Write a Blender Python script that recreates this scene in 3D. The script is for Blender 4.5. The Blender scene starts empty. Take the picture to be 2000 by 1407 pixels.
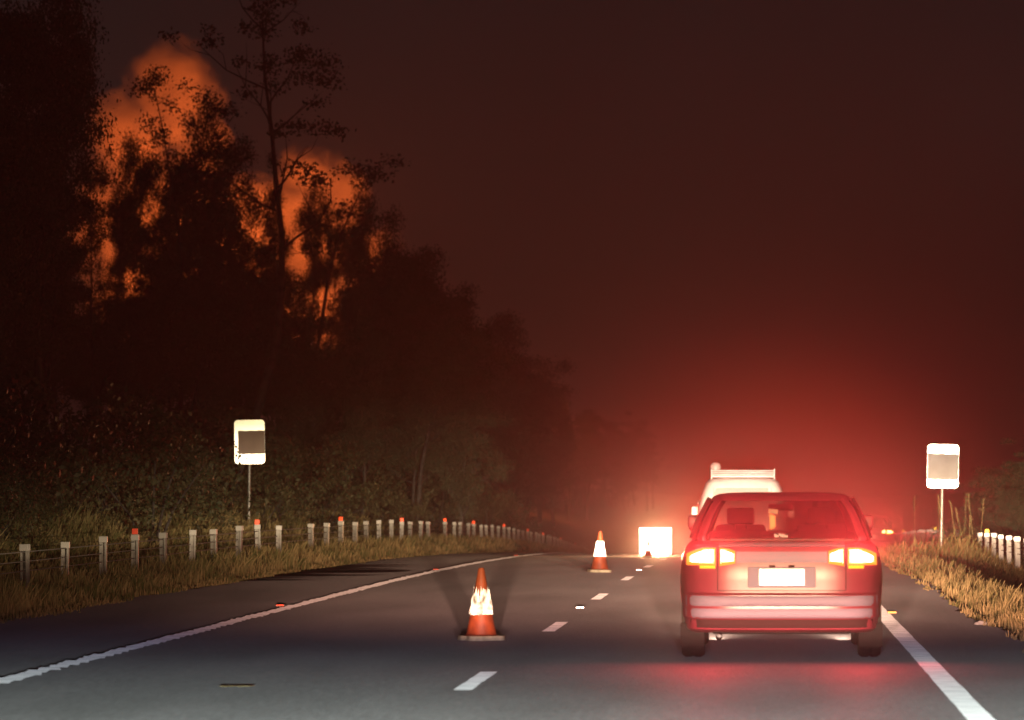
import bpy, bmesh, math, random
import numpy as np
from mathutils import Vector, Matrix, noise as mnoise

S = bpy.context.scene
C = S.collection
PI = math.pi
# ---------------------------------------------------------------- camera
F = 8100.0                      # focal length in photo pixels (photo 2000 px wide)
VX, VY = 1490.0, 949.0          # where the road direction and the horizon meet
CAMH = 1.45
cd = bpy.data.cameras.new('camera')
cam = bpy.data.objects.new('camera', cd); C.objects.link(cam)
cam.location = (0, 0, CAMH); cam.rotation_euler = (PI/2, 0, 0)
cd.sensor_width = 36; cd.lens = F/2000*36
cd.shift_x = -(VX-1000)/2000; cd.shift_y = (VY-703.5)/2000
cd.clip_start = 0.5; cd.clip_end = 6000
cd.dof.use_dof = True; cd.dof.focus_distance = 52; cd.dof.aperture_fstop = 4.0
S.camera = cam
# ---------------------------------------------------------------- world (night, smoke-dimmed)
W = bpy.data.worlds.new('World'); S.world = W; W.use_nodes = True
nt = W.node_tree; bg = nt.nodes['Background']
wtc = nt.nodes.new('ShaderNodeTexCoord'); wsep = nt.nodes.new('ShaderNodeSeparateXYZ')
wr = nt.nodes.new('ShaderNodeValToRGB')
nt.links.new(wtc.outputs['Generated'], wsep.inputs[0]); nt.links.new(wsep.outputs['Z'], wr.inputs[0])
wr.color_ramp.elements[0].position = 0.0; wr.color_ramp.elements[0].color = (.062, .0190, .0145, 1)
wr.color_ramp.elements[1].position = 0.135; wr.color_ramp.elements[1].color = (.0075, .0085, .0092, 1)
e = wr.color_ramp.elements.new(0.06); e.color = (.034, .0155, .0135, 1)
e = wr.color_ramp.elements.new(0.4); e.color = (.002, .0055, .0065, 1)
wn = nt.nodes.new('ShaderNodeTexNoise'); wn.inputs['Scale'].default_value = 9; wn.inputs['Detail'].default_value = 3
wm = nt.nodes.new('ShaderNodeMapRange'); wm.inputs['From Min'].default_value = .3; wm.inputs['From Max'].default_value = .7
wm.inputs['To Min'].default_value = .75; wm.inputs['To Max'].default_value = 1.2
nt.links.new(wtc.outputs['Generated'], wn.inputs['Vector']); nt.links.new(wn.outputs['Fac'], wm.inputs['Value'])
nt.links.new(wr.outputs['Color'], bg.inputs['Color']); nt.links.new(wm.outputs[0], bg.inputs['Strength'])
# ---------------------------------------------------------------- exposure and sampling
S.view_settings.view_transform = 'Standard'; S.view_settings.look = 'None'
S.view_settings.exposure = 0; S.view_settings.gamma = 1
S.render.engine = 'CYCLES'
cy = S.cycles
cy.use_denoising = True; cy.max_bounces = 6; cy.diffuse_bounces = 2; cy.glossy_bounces = 2
cy.transparent_max_bounces = 12; cy.transmission_bounces = 6; cy.volume_bounces = 0
cy.sample_clamp_indirect = 3; cy.caustics_reflective = False; cy.caustics_refractive = False
cy.use_adaptive_sampling = False
HAZE = 0.0011                   # haze density per metre

def PX(px, D): return (px-VX)*D/F
def PZ(py, D): return CAMH-(py-VY)*D/F

# ---------------------------------------------------------------- lamps
def lamp_profile(name, loc, power, radius, build, yaw=0, pitch=0):
    """point lamp whose beam pattern is set by its own node tree; +Y is its axis"""
    l = bpy.data.lights.new(name, 'POINT'); l.energy = power; l.shadow_soft_size = radius
    l.use_nodes = True; t = l.node_tree
    em = [n for n in t.nodes if n.type == 'EMISSION'][0]
    tc = t.nodes.new('ShaderNodeTexCoord')
    sep = t.nodes.new('ShaderNodeSeparateXYZ'); t.links.new(tc.outputs['Normal'], sep.inputs[0])
    build(t, sep, em)
    o = bpy.data.objects.new(name, l); C.objects.link(o); o.location = loc
    o.rotation_euler = (pitch, 0, yaw)
    return o
def mth(t, op, a, b=None, c=None):
    n = t.nodes.new('ShaderNodeMath'); n.operation = op
    for i, v in enumerate((a, b, c)):
        if v is None: continue
        if hasattr(v, 'is_linked'): t.links.new(v, n.inputs[i])
        else: n.inputs[i].default_value = v
    return n.outputs[0]
def ramp(t, fac, pts, interp='LINEAR'):
    r = t.nodes.new('ShaderNodeValToRGB'); t.links.new(fac, r.inputs[0]); r.color_ramp.interpolation = interp
    while len(r.color_ramp.elements) < len(pts): r.color_ramp.elements.new(.5)
    for e_, (p, c) in zip(r.color_ramp.elements, pts):
        e_.position = p; e_.color = (*c, 1) if len(c) == 3 else c
    return r.outputs['Color']
def deg_fac(t, sep, lo=-8, hi=8):
    """elevation of the ray in degrees mapped to 0..1, and forward mask"""
    x, y, z = sep.outputs
    hyp = mth(t, 'SQRT', mth(t, 'ADD', mth(t, 'MULTIPLY', x, x), mth(t, 'MULTIPLY', y, y)))
    el = mth(t, 'MULTIPLY', mth(t, 'ARCTAN2', z, hyp), 180/PI)
    f = mth(t, 'DIVIDE', mth(t, 'SUBTRACT', el, lo), hi-lo)
    az = mth(t, 'MULTIPLY', mth(t, 'ABSOLUTE', mth(t, 'ARCTAN2', x, y)), 180/PI)
    return f, az
def headlamp_beam(*parts):
    """each part: (elevation points in degrees with colours, azimuth points in degrees with factors, azimuth offset)"""
    def b(t, sep, em):
        f, az = deg_fac(t, sep)
        tot = None
        for elev_pts, az_pts in parts:
            col = ramp(t, f, [((p+8)/16, c) for p, c in elev_pts])
            azr = ramp(t, mth(t, 'DIVIDE', az, 90), [(p/90, (v, v, v)) for p, v in az_pts])
            mx = t.nodes.new('ShaderNodeMix'); mx.data_type = 'RGBA'; mx.blend_type = 'MULTIPLY'
            mx.inputs['Factor'].default_value = 1
            t.links.new(col, mx.inputs[6]); t.links.new(azr, mx.inputs[7])
            if tot is None: tot = mx.outputs[2]
            else:
                ad = t.nodes.new('ShaderNodeMix'); ad.data_type = 'RGBA'; ad.blend_type = 'ADD'; ad.inputs['Factor'].default_value = 1
                t.links.new(tot, ad.inputs[6]); t.links.new(mx.outputs[2], ad.inputs[7]); tot = ad.outputs[2]
        t.links.new(tot, em.inputs['Color'])
    return b
HEAD_E = 1.0e6
# the photographer's own car: dim bluish spill on the near road, a warm band beyond, cut off above
own = headlamp_beam(
    ([(-8, (.050, .0545, .051)), (-2.2, (.050, .0545, .051)), (-1.6, (.031, .0345, .0325)), (-1.25, (.0155, .0180, .0185)), (-1.05, (.0060, .0050, .0085)), (-.90, (.002, .0014, .003)), (-.8, (0, 0, 0)), (8, (0, 0, 0))],
     [(0, .8), (4, .9), (8, .86), (12, .68), (30, .5), (70, 0), (90, 0)]),
    ([(-8, (0, 0, 0)), (-.93, (0, 0, 0)), (-.84, (.150, .074, .056)), (-.5, (.110, .068, .044)), (-.2, (.080, .056, .034)), (.15, (.062, .047, .0260)), (.7, (.056, .0460, .0230)), (1.6, (.022, .018, .0095)), (3.2, (.0018, .0015, .0011)), (8, (.0004, .0003, .0003))],
     [(0, 1), (2.5, .8), (5, .72), (6.5, .42), (8.0, .11), (10, .03), (30, .02), (70, 0), (90, 0)]))
for sx in (-.62, .62):
    lamp_profile('headlamp', (sx, 2.0, .66), HEAD_E, .10, own)

# ---------------------------------------------------------------- helpers
def tag(o, label=None, cat=None, group=None, kind=None):
    if label: o['label'] = label
    if cat: o['category'] = cat
    if group: o['group'] = group
    if kind: o['kind'] = kind
    return o
def empty(name, loc=(0, 0, 0), rz=0):
    o = bpy.data.objects.new(name, None); C.objects.link(o); o.location = loc; o.rotation_euler = (0, 0, rz)
    o.empty_display_size = .2
    return o
def link(name, me, mat, parent=None, loc=None):
    o = bpy.data.objects.new(name, me); C.objects.link(o)
    if mat:
        for m_ in (mat if isinstance(mat, (list, tuple)) else [mat]): me.materials.append(m_)
    if parent: o.parent = parent
    if loc: o.location = loc
    return o
def from_bm(name, bm, mat, parent=None, smooth=None, loc=None):
    me = bpy.data.meshes.new(name)
    bmesh.ops.recalc_face_normals(bm, faces=bm.faces)
    bm.to_mesh(me); bm.free()
    if smooth is not None:
        for p in me.polygons: p.use_smooth = True
        me.set_sharp_from_angle(angle=math.radians(smooth))
    return link(name, me, mat, parent, loc)
def from_np(name, V, Fc, mat, parent=None, mi=None):
    me = bpy.data.meshes.new(name)
    V = np.asarray(V, dtype=np.float32); Fc = np.asarray(Fc, dtype=np.int32)
    k = Fc.shape[1]
    me.vertices.add(len(V)); me.vertices.foreach_set('co', V.ravel())
    me.loops.add(Fc.size); me.loops.foreach_set('vertex_index', Fc.ravel())
    me.polygons.add(len(Fc)); me.polygons.foreach_set('loop_start', np.arange(0, Fc.size, k, dtype=np.int32))
    if mi is not None: me.polygons.foreach_set('material_index', np.asarray(mi, dtype=np.int32))
    me.update(calc_edges=True); me.validate()
    return link(name, me, mat, parent)
def bx(bm, c, s, bev=0, rot=None):
    r = bmesh.ops.create_cube(bm, size=1)
    vs = r['verts']
    M = Matrix.Translation(c) @ (rot or Matrix.Identity(4)) @ Matrix.Diagonal((*s, 1))
    bmesh.ops.transform(bm, matrix=M, verts=vs)
    if bev:
        es = list({e_ for v in vs for e_ in v.link_edges})
        bmesh.ops.bevel(bm, geom=es, offset=bev, segments=2, affect='EDGES', profile=.6)
def tube(bm, pts, rad, seg=8, caps=True):
    pts = [Vector(p) for p in pts]
    if not hasattr(rad, '__len__'): rad = [rad]*len(pts)
    rings = []
    for i, p in enumerate(pts):
        d = (pts[min(i+1, len(pts)-1)]-pts[max(i-1, 0)]).normalized()
        u = d.orthogonal().normalized() if i == 0 else (u-d*u.dot(d)).normalized()
        v = d.cross(u)
        rings.append([bm.verts.new(p+(u*math.cos(a)+v*math.sin(a))*rad[i]) for a in [2*PI*k/seg for k in range(seg)]])
    for a, b in zip(rings, rings[1:]):
        for k in range(seg): bm.faces.new((a[k], a[(k+1) % seg], b[(k+1) % seg], b[k]))
    if caps:
        bm.faces.new(rings[0][::-1]); bm.faces.new(rings[-1])
def lathe(bm, prof, seg=32, c=(0, 0, 0), wob=None):
    rings = []
    for j, (r, z) in enumerate(prof):
        rings.append([bm.verts.new((c[0]+(r+(wob(a, j) if wob else 0))*math.cos(a), c[1]+(r+(wob(a, j) if wob else 0))*math.sin(a), c[2]+z)) for a in [2*PI*k/seg for k in range(seg)]])
    for a, b in zip(rings, rings[1:]):
        for k in range(seg): bm.faces.new((a[k], a[(k+1) % seg], b[(k+1) % seg], b[k]))
    return rings
def copy_tree(o, parent=None):
    c = o.copy(); C.objects.link(c)
    if parent: c.parent = parent
    for ch in list(o.children): copy_tree(ch, c)
    return c

# ---------------------------------------------------------------- materials
def mat(name, col, rough=.6, metal=0, spec=.5, emit=None, es=0, coat=0, alpha=1):
    m = bpy.data.materials.new(name); m.use_nodes = True
    b = m.node_tree.nodes['Principled BSDF']
    b.inputs['Base Color'].default_value = (*col, 1); b.inputs['Roughness'].default_value = rough
    b.inputs['Metallic'].default_value = metal; b.inputs['Specular IOR Level'].default_value = spec
    b.inputs['Coat Weight'].default_value = coat
    if emit:
        b.inputs['Emission Color'].default_value = (*emit, 1); b.inputs['Emission Strength'].default_value = es
    return m
def noisy(m, c1, c2, scale, detail=4, bump=0, bscale=None, lo=.35, hi=.65, coords='Object'):
    t = m.node_tree; b = t.nodes['Principled BSDF']
    tc = t.nodes.new('ShaderNodeTexCoord')
    n = t.nodes.new('ShaderNodeTexNoise'); n.inputs['Scale'].default_value = scale; n.inputs['Detail'].default_value = detail
    t.links.new(tc.outputs[coords], n.inputs['Vector'])
    t.links.new(ramp(t, n.outputs['Fac'], [(lo, c1), (hi, c2)]), b.inputs['Base Color'])
    if bump:
        n2 = t.nodes.new('ShaderNodeTexNoise'); n2.inputs['Scale'].default_value = bscale or scale*4; n2.inputs['Detail'].default_value = 6
        t.links.new(tc.outputs[coords], n2.inputs['Vector'])
        bp = t.nodes.new('ShaderNodeBump'); bp.inputs['Strength'].default_value = bump; bp.inputs['Distance'].default_value = .02
        t.links.new(n2.outputs['Fac'], bp.inputs['Height']); t.links.new(bp.outputs[0], b.inputs['Normal'])
    return m
def retro(name, col, rough=.28, amount=.5, under=(.8, .8, .8), wear=0):
    """retroreflective sheeting: its microprisms send light back along the way it came, so the lobe is centred on the incoming ray"""
    m = bpy.data.materials.new(name); m.use_nodes = True; t = m.node_tree
    b = t.nodes['Principled BSDF']; b.inputs['Base Color'].default_value = (*under, 1); b.inputs['Roughness'].default_value = .5
    g = t.nodes.new('ShaderNodeBsdfGlossy'); g.inputs['Color'].default_value = (*col, 1); g.inputs['Roughness'].default_value = rough
    geo = t.nodes.new('ShaderNodeNewGeometry'); t.links.new(geo.outputs['Incoming'], g.inputs['Normal'])
    mx = t.nodes.new('ShaderNodeMixShader'); mx.inputs[0].default_value = amount
    if wear:
        tc = t.nodes.new('ShaderNodeTexCoord'); n = t.nodes.new('ShaderNodeTexNoise'); n.inputs['Scale'].default_value = wear; n.inputs['Detail'].default_value = 5
        t.links.new(tc.outputs['Object'], n.inputs['Vector'])
        r = ramp(t, n.outputs['Fac'], [(.38, (0, 0, 0)), (.55, (amount,)*3)])
        t.links.new(r, mx.inputs[0])
    t.links.new(b.outputs[0], mx.inputs[1]); t.links.new(g.outputs[0], mx.inputs[2])
    t.links.new(mx.outputs[0], t.nodes['Material Output'].inputs['Surface'])
    return m
def glass(name, tint, clear=.75):
    m = bpy.data.materials.new(name); m.use_nodes = True; t = m.node_tree
    t.nodes.remove(t.nodes['Principled BSDF'])
    tr = t.nodes.new('ShaderNodeBsdfTransparent'); tr.inputs[0].default_value = (*tint, 1)
    gl = t.nodes.new('ShaderNodeBsdfGlossy'); gl.inputs['Roughness'].default_value = .05
    lw = t.nodes.new('ShaderNodeLayerWeight'); lw.inputs['Blend'].default_value = .5
    fr = mth(t, 'MULTIPLY_ADD', mth(t, 'POWER', lw.outputs['Facing'], 5.0), .7, .04)
    mx = t.nodes.new('ShaderNodeMixShader')
    t.links.new(fr, mx.inputs[0]); t.links.new(tr.outputs[0], mx.inputs[1]); t.links.new(gl.outputs[0], mx.inputs[2])
    t.links.new(mx.outputs[0], t.nodes['Material Output'].inputs['Surface'])
    return m
def emit(name, col, s):
    m = bpy.data.materials.new(name); m.use_nodes = True; t = m.node_tree
    b = t.nodes['Principled BSDF']; b.inputs['Base Color'].default_value = (.3, .02, .02, 1)
    b.inputs['Emission Color'].default_value = (*col, 1); b.inputs['Emission Strength'].default_value = s
    b.inputs['Roughness'].default_value = .2
    m.cycles.emission_sampling = 'NONE'
    return m

M = {}
# asphalt: chip seal, coarse aggregate, tyre-polished wheel tracks, patches
m = mat('asphalt', (.05, .05, .052), .62, spec=.35); t = m.node_tree; b = t.nodes['Principled BSDF']
tc = t.nodes.new('ShaderNodeTexCoord')
n1 = t.nodes.new('ShaderNodeTexNoise'); n1.inputs['Scale'].default_value = .55; n1.inputs['Detail'].default_value = 5
mp = t.nodes.new('ShaderNodeMapping'); mp.inputs['Scale'].default_value = (1.5, .28, 1)
n2 = t.nodes.new('ShaderNodeTexNoise'); n2.inputs['Scale'].default_value = 38; n2.inputs['Detail'].default_value = 3
t.links.new(tc.outputs['Object'], mp.inputs[0]); t.links.new(mp.outputs[0], n1.inputs['Vector']); t.links.new(tc.outputs['Object'], n2.inputs['Vector'])
ca = ramp(t, n1.outputs['Fac'], [(.3, (.040, .041, .043)), (.7, (.075, .073, .072))])
n3 = t.nodes.new('ShaderNodeTexNoise'); n3.inputs['Scale'].default_value = 26; n3.inputs['Detail'].default_value = 8; n3.inputs['Roughness'].default_value = .8
mp3 = t.nodes.new('ShaderNodeMapping'); mp3.inputs['Scale'].default_value = (1, .12, 1); t.links.new(tc.outputs['Object'], mp3.inputs[0]); t.links.new(mp3.outputs[0], n3.inputs['Vector'])
cb = ramp(t, n3.outputs['Fac'], [(.30, (.66, .66, .66)), (.5, (1, 1, 1)), (.70, (1.38, 1.38, 1.38))])
mx = t.nodes.new('ShaderNodeMix'); mx.data_type = 'RGBA'; mx.blend_type = 'MULTIPLY'; mx.inputs['Factor'].default_value = 1
t.links.new(ca, mx.inputs[6]); t.links.new(cb, mx.inputs[7]); t.links.new(mx.outputs[2], b.inputs['Base Color'])
bp = t.nodes.new('ShaderNodeBump'); bp.inputs['Strength'].default_value = 1; bp.inputs['Distance'].default_value = .03
t.links.new(n2.outputs['Fac'], bp.inputs['Height']); t.links.new(bp.outputs[0], b.inputs['Normal'])
def backscatter(m, amount, col, rough):
    """coarse stone and glass beads throw part of the headlamp light straight back"""
    t = m.node_tree; b = t.nodes['Principled BSDF']
    g = t.nodes.new('ShaderNodeBsdfGlossy'); g.inputs['Color'].default_value = (*col, 1); g.inputs['Roughness'].default_value = rough
    geo = t.nodes.new('ShaderNodeNewGeometry'); t.links.new(geo.outputs['Incoming'], g.inputs['Normal'])
    mx = t.nodes.new('ShaderNodeMixShader'); mx.inputs[0].default_value = amount
    t.links.new(b.outputs[0], mx.inputs[1]); t.links.new(g.outputs[0], mx.inputs[2]); t.links.new(mx.outputs[0], t.nodes['Material Output'].inputs['Surface'])
    return g, mx
g_, mx_ = backscatter(m, .016, (1, 1, 1), .5)
cr_ = ramp(t, n1.outputs['Fac'], [(.30, (.82, .83, .82)), (.5, (1, 1, 1)), (.70, (1.16, 1.15, 1.13))])
mr_ = t.nodes.new('ShaderNodeMix'); mr_.data_type = 'RGBA'; mr_.blend_type = 'MULTIPLY'; mr_.inputs['Factor'].default_value = 1; mr_.clamp_result = False
t.links.new(cb, mr_.inputs[6]); t.links.new(cr_, mr_.inputs[7]); t.links.new(mr_.outputs[2], g_.inputs['Color'])
M['asphalt'] = m
M['ground'] = noisy(mat('dry_ground', (.1, .08, .05), .95), (.05, .045, .02), (.13, .1, .05), 1.2, bump=.6, bscale=12)
M['paint'] = noisy(mat('road_paint', (.7, .7, .68), .7), (.42, .42, .41), (.8, .8, .78), 3.0, detail=8, lo=.3, hi=.55, bump=.5, bscale=60)
backscatter(M['paint'], .10, (1, 1, 1), .5)
M['bark'] = noisy(mat('bark', (.1, .08, .06), .9), (.03, .025, .022), (.10, .085, .07), 3, bump=.5)
def leafmat(name, c1, c2):
    m = noisy(mat(name, c1, .6, spec=.3), c1, c2, 1.3, detail=3); return m
M['leaf'] = leafmat('gum_leaves', (.035, .045, .022), (.075, .085, .045))
M['shrub'] = leafmat('shrub_leaves', (.04, .045, .018), (.125, .11, .05))
def grassmat(name, c1, c2, c3):
    m = mat(name, c1, .7, spec=.2); t = m.node_tree; b = t.nodes['Principled BSDF']
    tc = t.nodes.new('ShaderNodeTexCoord')
    n = t.nodes.new('ShaderNodeTexNoise'); n.inputs['Scale'].default_value = .35; n.inputs['Detail'].default_value = 3
    t.links.new(tc.outputs['Object'], n.inputs['Vector'])
    g = t.nodes.new('ShaderNodeNewGeometry')
    a = mth(t, 'ADD', n.outputs['Fac'], mth(t, 'MULTIPLY', mth(t, 'SUBTRACT', g.outputs['Random Per Island'], .5), .35))
    t.links.new(ramp(t, a, [(.32, c1), (.5, c2), (.68, c3)]), b.inputs['Base Color'])
    return m
M['grass'] = grassmat('dry_grass', (.09, .105, .03), (.24, .19, .08), (.36, .27, .12))
M['grass_right'] = grassmat('pale_dry_grass', (.16, .16, .05), (.34, .26, .11), (.50, .38, .17))
M['cone'] = noisy(mat('cone_orange', (.6, .11, .02), .55), (.18, .032, .011), (.36, .07, .020), 9)
M['cone_base'] = noisy(mat('cone_base', (.3, .31, .22), .8), (.38, .38, .25), (.6, .6, .42), 12)
M['collar'] = retro('cone_collar', (1, 1, 1), .34, .10, (.75, .75, .75))
M['collar_torn'] = retro('cone_collar_torn', (1, 1, 1), .34, .05, (.2, .2, .17), wear=13)
M['sheet'] = retro('sign_sheeting', (1, 1, .93), .30, .75)
M['post'] = noisy(mat('galvanised_post', (.3, .29, .26), .6, metal=.2), (.15, .14, .125), (.32, .31, .27), 6)
M['post_white'] = noisy(mat('white_post', (.7, .69, .66), .6), (.55, .54, .5), (.8, .79, .75), 5)
M['postcap'] = retro('post_cap', (1, .95, .85), .34, .005, (.38, .36, .32))
M['postcap2'] = retro('post_cap_clean', (1, 1, 1), .34, .08, (.8, .79, .76))
M['red_refl'] = retro('red_reflector', (1, .10, .03), .30, .06, (.5, .04, .02))
M['yel_refl'] = retro('yellow_reflector', (1, .75, .08), .30, .12, (.7, .5, .05))
M['orange_refl'] = retro('orange_reflector', (1, .30, .03), .30, .12, (.7, .3, .05))
M['white_refl'] = retro('white_reflector', (1, 1, 1), .30, .2, (.8, .8, .8))
M['cover'] = noisy(mat('cover_cloth', (.4, .3, .23), .9), (.76, .54, .42), (.86, .64, .50), 3, bump=.2)
M['cover2'] = noisy(mat('cover_cloth_grey', (.3, .27, .25), .9), (.50, .46, .43), (.60, .56, .53), 3, bump=.2)
M['steel'] = noisy(mat('galvanised_steel', (.45, .44, .42), .4, metal=.4), (.35, .34, .32), (.5, .49, .46), 8)
M['cable'] = mat('steel_cable', (.12, .12, .11), .8)

# ---------------------------------------------------------------- terrain profile
def base(y):
    y = np.asarray(y, dtype=float)
    a = -(.0111*np.clip(y-57, 0, 148))**2
    k = np.clip(y-205, 0, 150)
    return a-.0365*(k-k*k/300)
def lbar(y):
    y = np.asarray(y, dtype=float); a = .02-(.0108*np.clip(y-68, 0, 137))**2
    k = np.clip(y-205, 0, 150); return a-.032*(k-k*k/300)
def rbar(y):
    y = np.asarray(y, dtype=float); a = -.45-(.0105*np.clip(y-80, 0, 125))**2
    k = np.clip(y-205, 0, 150); return a-.026*(k-k*k/300)
def sstep(a, b, x):
    t = np.clip((x-a)/(b-a), 0, 1); return t*t*(3-2*t)
def ground(x, y):
    x = np.asarray(x, dtype=float); y = np.asarray(y, dtype=float)
    bs = base(y)-.05
    w = -x
    lz = bs*(1-sstep(8.0, 9.2, w))+(lbar(y)+.0)*sstep(8.0, 9.2, w)
    hill = .26*np.clip(w-11, 0, 13)+.10*np.clip(w-24, 0, 60)
    hill = hill*(1-.25*sstep(250, 700, y))
    lz = lz+hill+.12*sstep(11, 16, w)*np.sin(x*.7+y*.13)*np.cos(y*.31)
    rz = bs*(1-sstep(2.35, 5.2, x))+rbar(y)*sstep(2.35, 5.2, x)
    rz = rz+.07*np.clip(x-10, 0, 40)
    return np.where(x < 0, lz, rz)

def grid_sheet(name, xs, ys, zf, m, parent=None):
    X, Y = np.meshgrid(xs, ys); Z = zf(X, Y)
    V = np.stack([X, Y, Z], -1).reshape(-1, 3); nx = len(xs); ny = len(ys)
    i, j = np.meshgrid(np.arange(nx-1), np.arange(ny-1)); a = (j*nx+i).ravel()
    o = from_np(name, V, np.stack([a, a+1, a+1+nx, a+nx], -1), m, parent)
    for p in o.data.polygons: p.use_smooth = True
    return o
xs = np.unique(np.concatenate([np.linspace(-300, -30, 28), np.linspace(-30, -11, 40), np.linspace(-11, -7, 21), np.linspace(-7, 2, 6), np.linspace(2, 8, 25), np.linspace(8, 30, 15), np.linspace(30, 200, 15)]))
ys = np.unique(np.concatenate([np.linspace(-4, 30, 12), np.linspace(30, 360, 220), np.linspace(360, 1400, 60)]))
tag(grid_sheet('ground', xs, ys, ground, M['ground']), kind='structure')
ry = np.unique(np.concatenate([np.linspace(-3, 50, 20), np.linspace(50, 360, 200), np.linspace(360, 1390, 30)]))
rng = np.random.default_rng(3)
# ragged asphalt edges
def road_sheet():
    ys_ = np.unique(np.concatenate([np.arange(-3, 260, .5), np.linspace(260, 1390, 60)]))
    jl = rng.normal(0, .05, len(ys_)); jr = rng.normal(0, .04, len(ys_))
    cols = [-8.15, -7.9, -6, -4, -2, 0, 1.4, 2.1, 2.4]
    V = []
    for k, y in enumerate(ys_):
        for c, x in enumerate(cols):
            if c == 0: x += jl[k]+.25*math.sin(y*.11)
            if c == len(cols)-1: x += jr[k]+.10*math.sin(y*.23)
            V.append((x, y, float(base(y))-(.0 if 0 < c < len(cols)-1 else .01)))
    n = len(cols); Fc = [(j*n+i, j*n+i+1, (j+1)*n+i+1, (j+1)*n+i) for j in range(len(ys_)-1) for i in range(n-1)]
    o = from_np('road', V, Fc, M['asphalt'])
    for p in o.data.polygons: p.use_smooth = True
    return o
tag(road_sheet(), kind='structure')

# ---------------------------------------------------------------- road markings
def stripe(name, xc, w, y0, y1, step, ribs=False, jag=.004):
    V = []; Fc = []
    y = y0; k = 0
    ys_ = list(np.arange(y0, y1, step))+[y1]
    for k, y in enumerate(ys_):
        h = .004
        if ribs: h = .004+(.011 if k % 2 else 0)
        r = [random.uniform(-jag, jag) for _ in range(2)]
        z = float(base(y))+h
        if callable(xc): c = xc(y)
        else: c = xc
        V += [(c-w/2+r[0], y, z), (c+w/2+r[1], y, z)]
    Fc = [(2*j, 2*j+1, 2*j+3, 2*j+2) for j in range(len(ys_)-1)]
    return tag(from_np(name, V, Fc, M['paint']), kind='structure')
random.seed(5)
stripe('edge_line', -5.62, .17, 22, 330, .22, ribs=True, jag=.028)
stripe('edge_line', 1.35, .17, 22, 330, .6)
dash_c = [30.8, 42.6, 54.2, 65.2, 77, 89, 101, 113, 125]
for yc in dash_c:
    stripe('lane_dash', -2.13, .13, yc-1.45, yc+1.45, .29)

def stud(px, py, D, m, label, group):
    bm = bmesh.new(); bx(bm, (0, 0, .009), (.105, .10, .018), .005)
    root = empty('road_stud', (PX(px, D), D, float(base(D))+.004))
    tag(root, label, 'road stud', group)
    from_bm('stud_body', bm, mat('stud_body', (.5, .5, .48), .6), root)
    bm = bmesh.new(); bx(bm, (0, -.052, .0115), (.09, .006, .017), .001)
    from_bm('reflector', bm, m, root)
    return root
stud(1133, 1189, 48.9, M['white_refl'], 'white square road stud on the lane line, right of the nearest cone', 'white road studs on the lane line')
stud(1248, 1118, 72, M['white_refl'], 'white road stud below the bright board, farther than the other', 'white road studs on the lane line')
stud(548, 1185, 49.8, M['red_refl'], 'red road stud beside the left edge line, nearest of the three', 'red road studs along the left edge line')
stud(852, 1112, 72.5, M['red_refl'], 'red road stud beside the left edge line, middle of the three', 'red road studs along the left edge line')
stud(1008, 1085, 97, M['red_refl'], 'red road stud beside the left edge line, farthest of the three', 'red road studs along the left edge line')
stud(1742, 1199, 47, M['orange_refl'], 'yellow road stud just outside the right edge line', None)
# yellow scrap lying on the near road
bm = bmesh.new()
for k in range(6):
    bx(bm, (-.09+k*.036, random.uniform(-.03, .03), .003+random.uniform(0, .001)), (.045, .16, .003), 0, Matrix.Rotation(random.uniform(-.3, .3), 4, 'Z'))
o = from_bm('litter', bm, mat('yellow_plastic', (.5, .38, .14), .6), loc=(PX(462, 29.9), 29.9, .004))
tag(o, 'flat yellow scrap lying on the near road, left of the dashes', 'litter')
bm = bmesh.new(); bmesh.ops.create_icosphere(bm, subdivisions=3, radius=.09)
for v in bm.verts:
    v.co += v.co.normalized()*mnoise.noise(v.co*14)*.05; v.co.z *= .55
tag(from_bm('litter', bm, mat('white_plastic', (.75, .72, .65), .5), loc=(PX(1920, 43.5), 43.5, -.02)), 'crumpled white scrap at the edge of the right grass verge', 'litter')

# ---------------------------------------------------------------- guard barriers (wire rope, channel posts)
def post_mesh(h):
    """C-section post open towards traffic, with a slot where the ropes sit"""
    bm = bmesh.new()
    bx(bm, (0, .028, h/2-.2), (.10, .005, h+.4)); bx(bm, (-.047, 0, h/2-.2), (.006, .055, h+.4)); bx(bm, (.047, 0, h/2-.2), (.006, .055, h+.4))
    bx(bm, (-.036, -.03, h/2-.2), (.028, .005, h+.4)); bx(bm, (.036, -.03, h/2-.2), (.028, .005, h+.4))
    me = bpy.data.meshes.new('post'); bmesh.ops.recalc_face_normals(bm, faces=bm.faces); bm.to_mesh(me); bm.free(); return me
def cap_mesh(w=.115, hh=.085):
    bm = bmesh.new(); bx(bm, (0, 0, 0), (w, .085, hh), .006)
    me = bpy.data.meshes.new('post_cap'); bmesh.ops.recalc_face_normals(bm, faces=bm.faces); bm.to_mesh(me); bm.free(); return me
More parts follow.
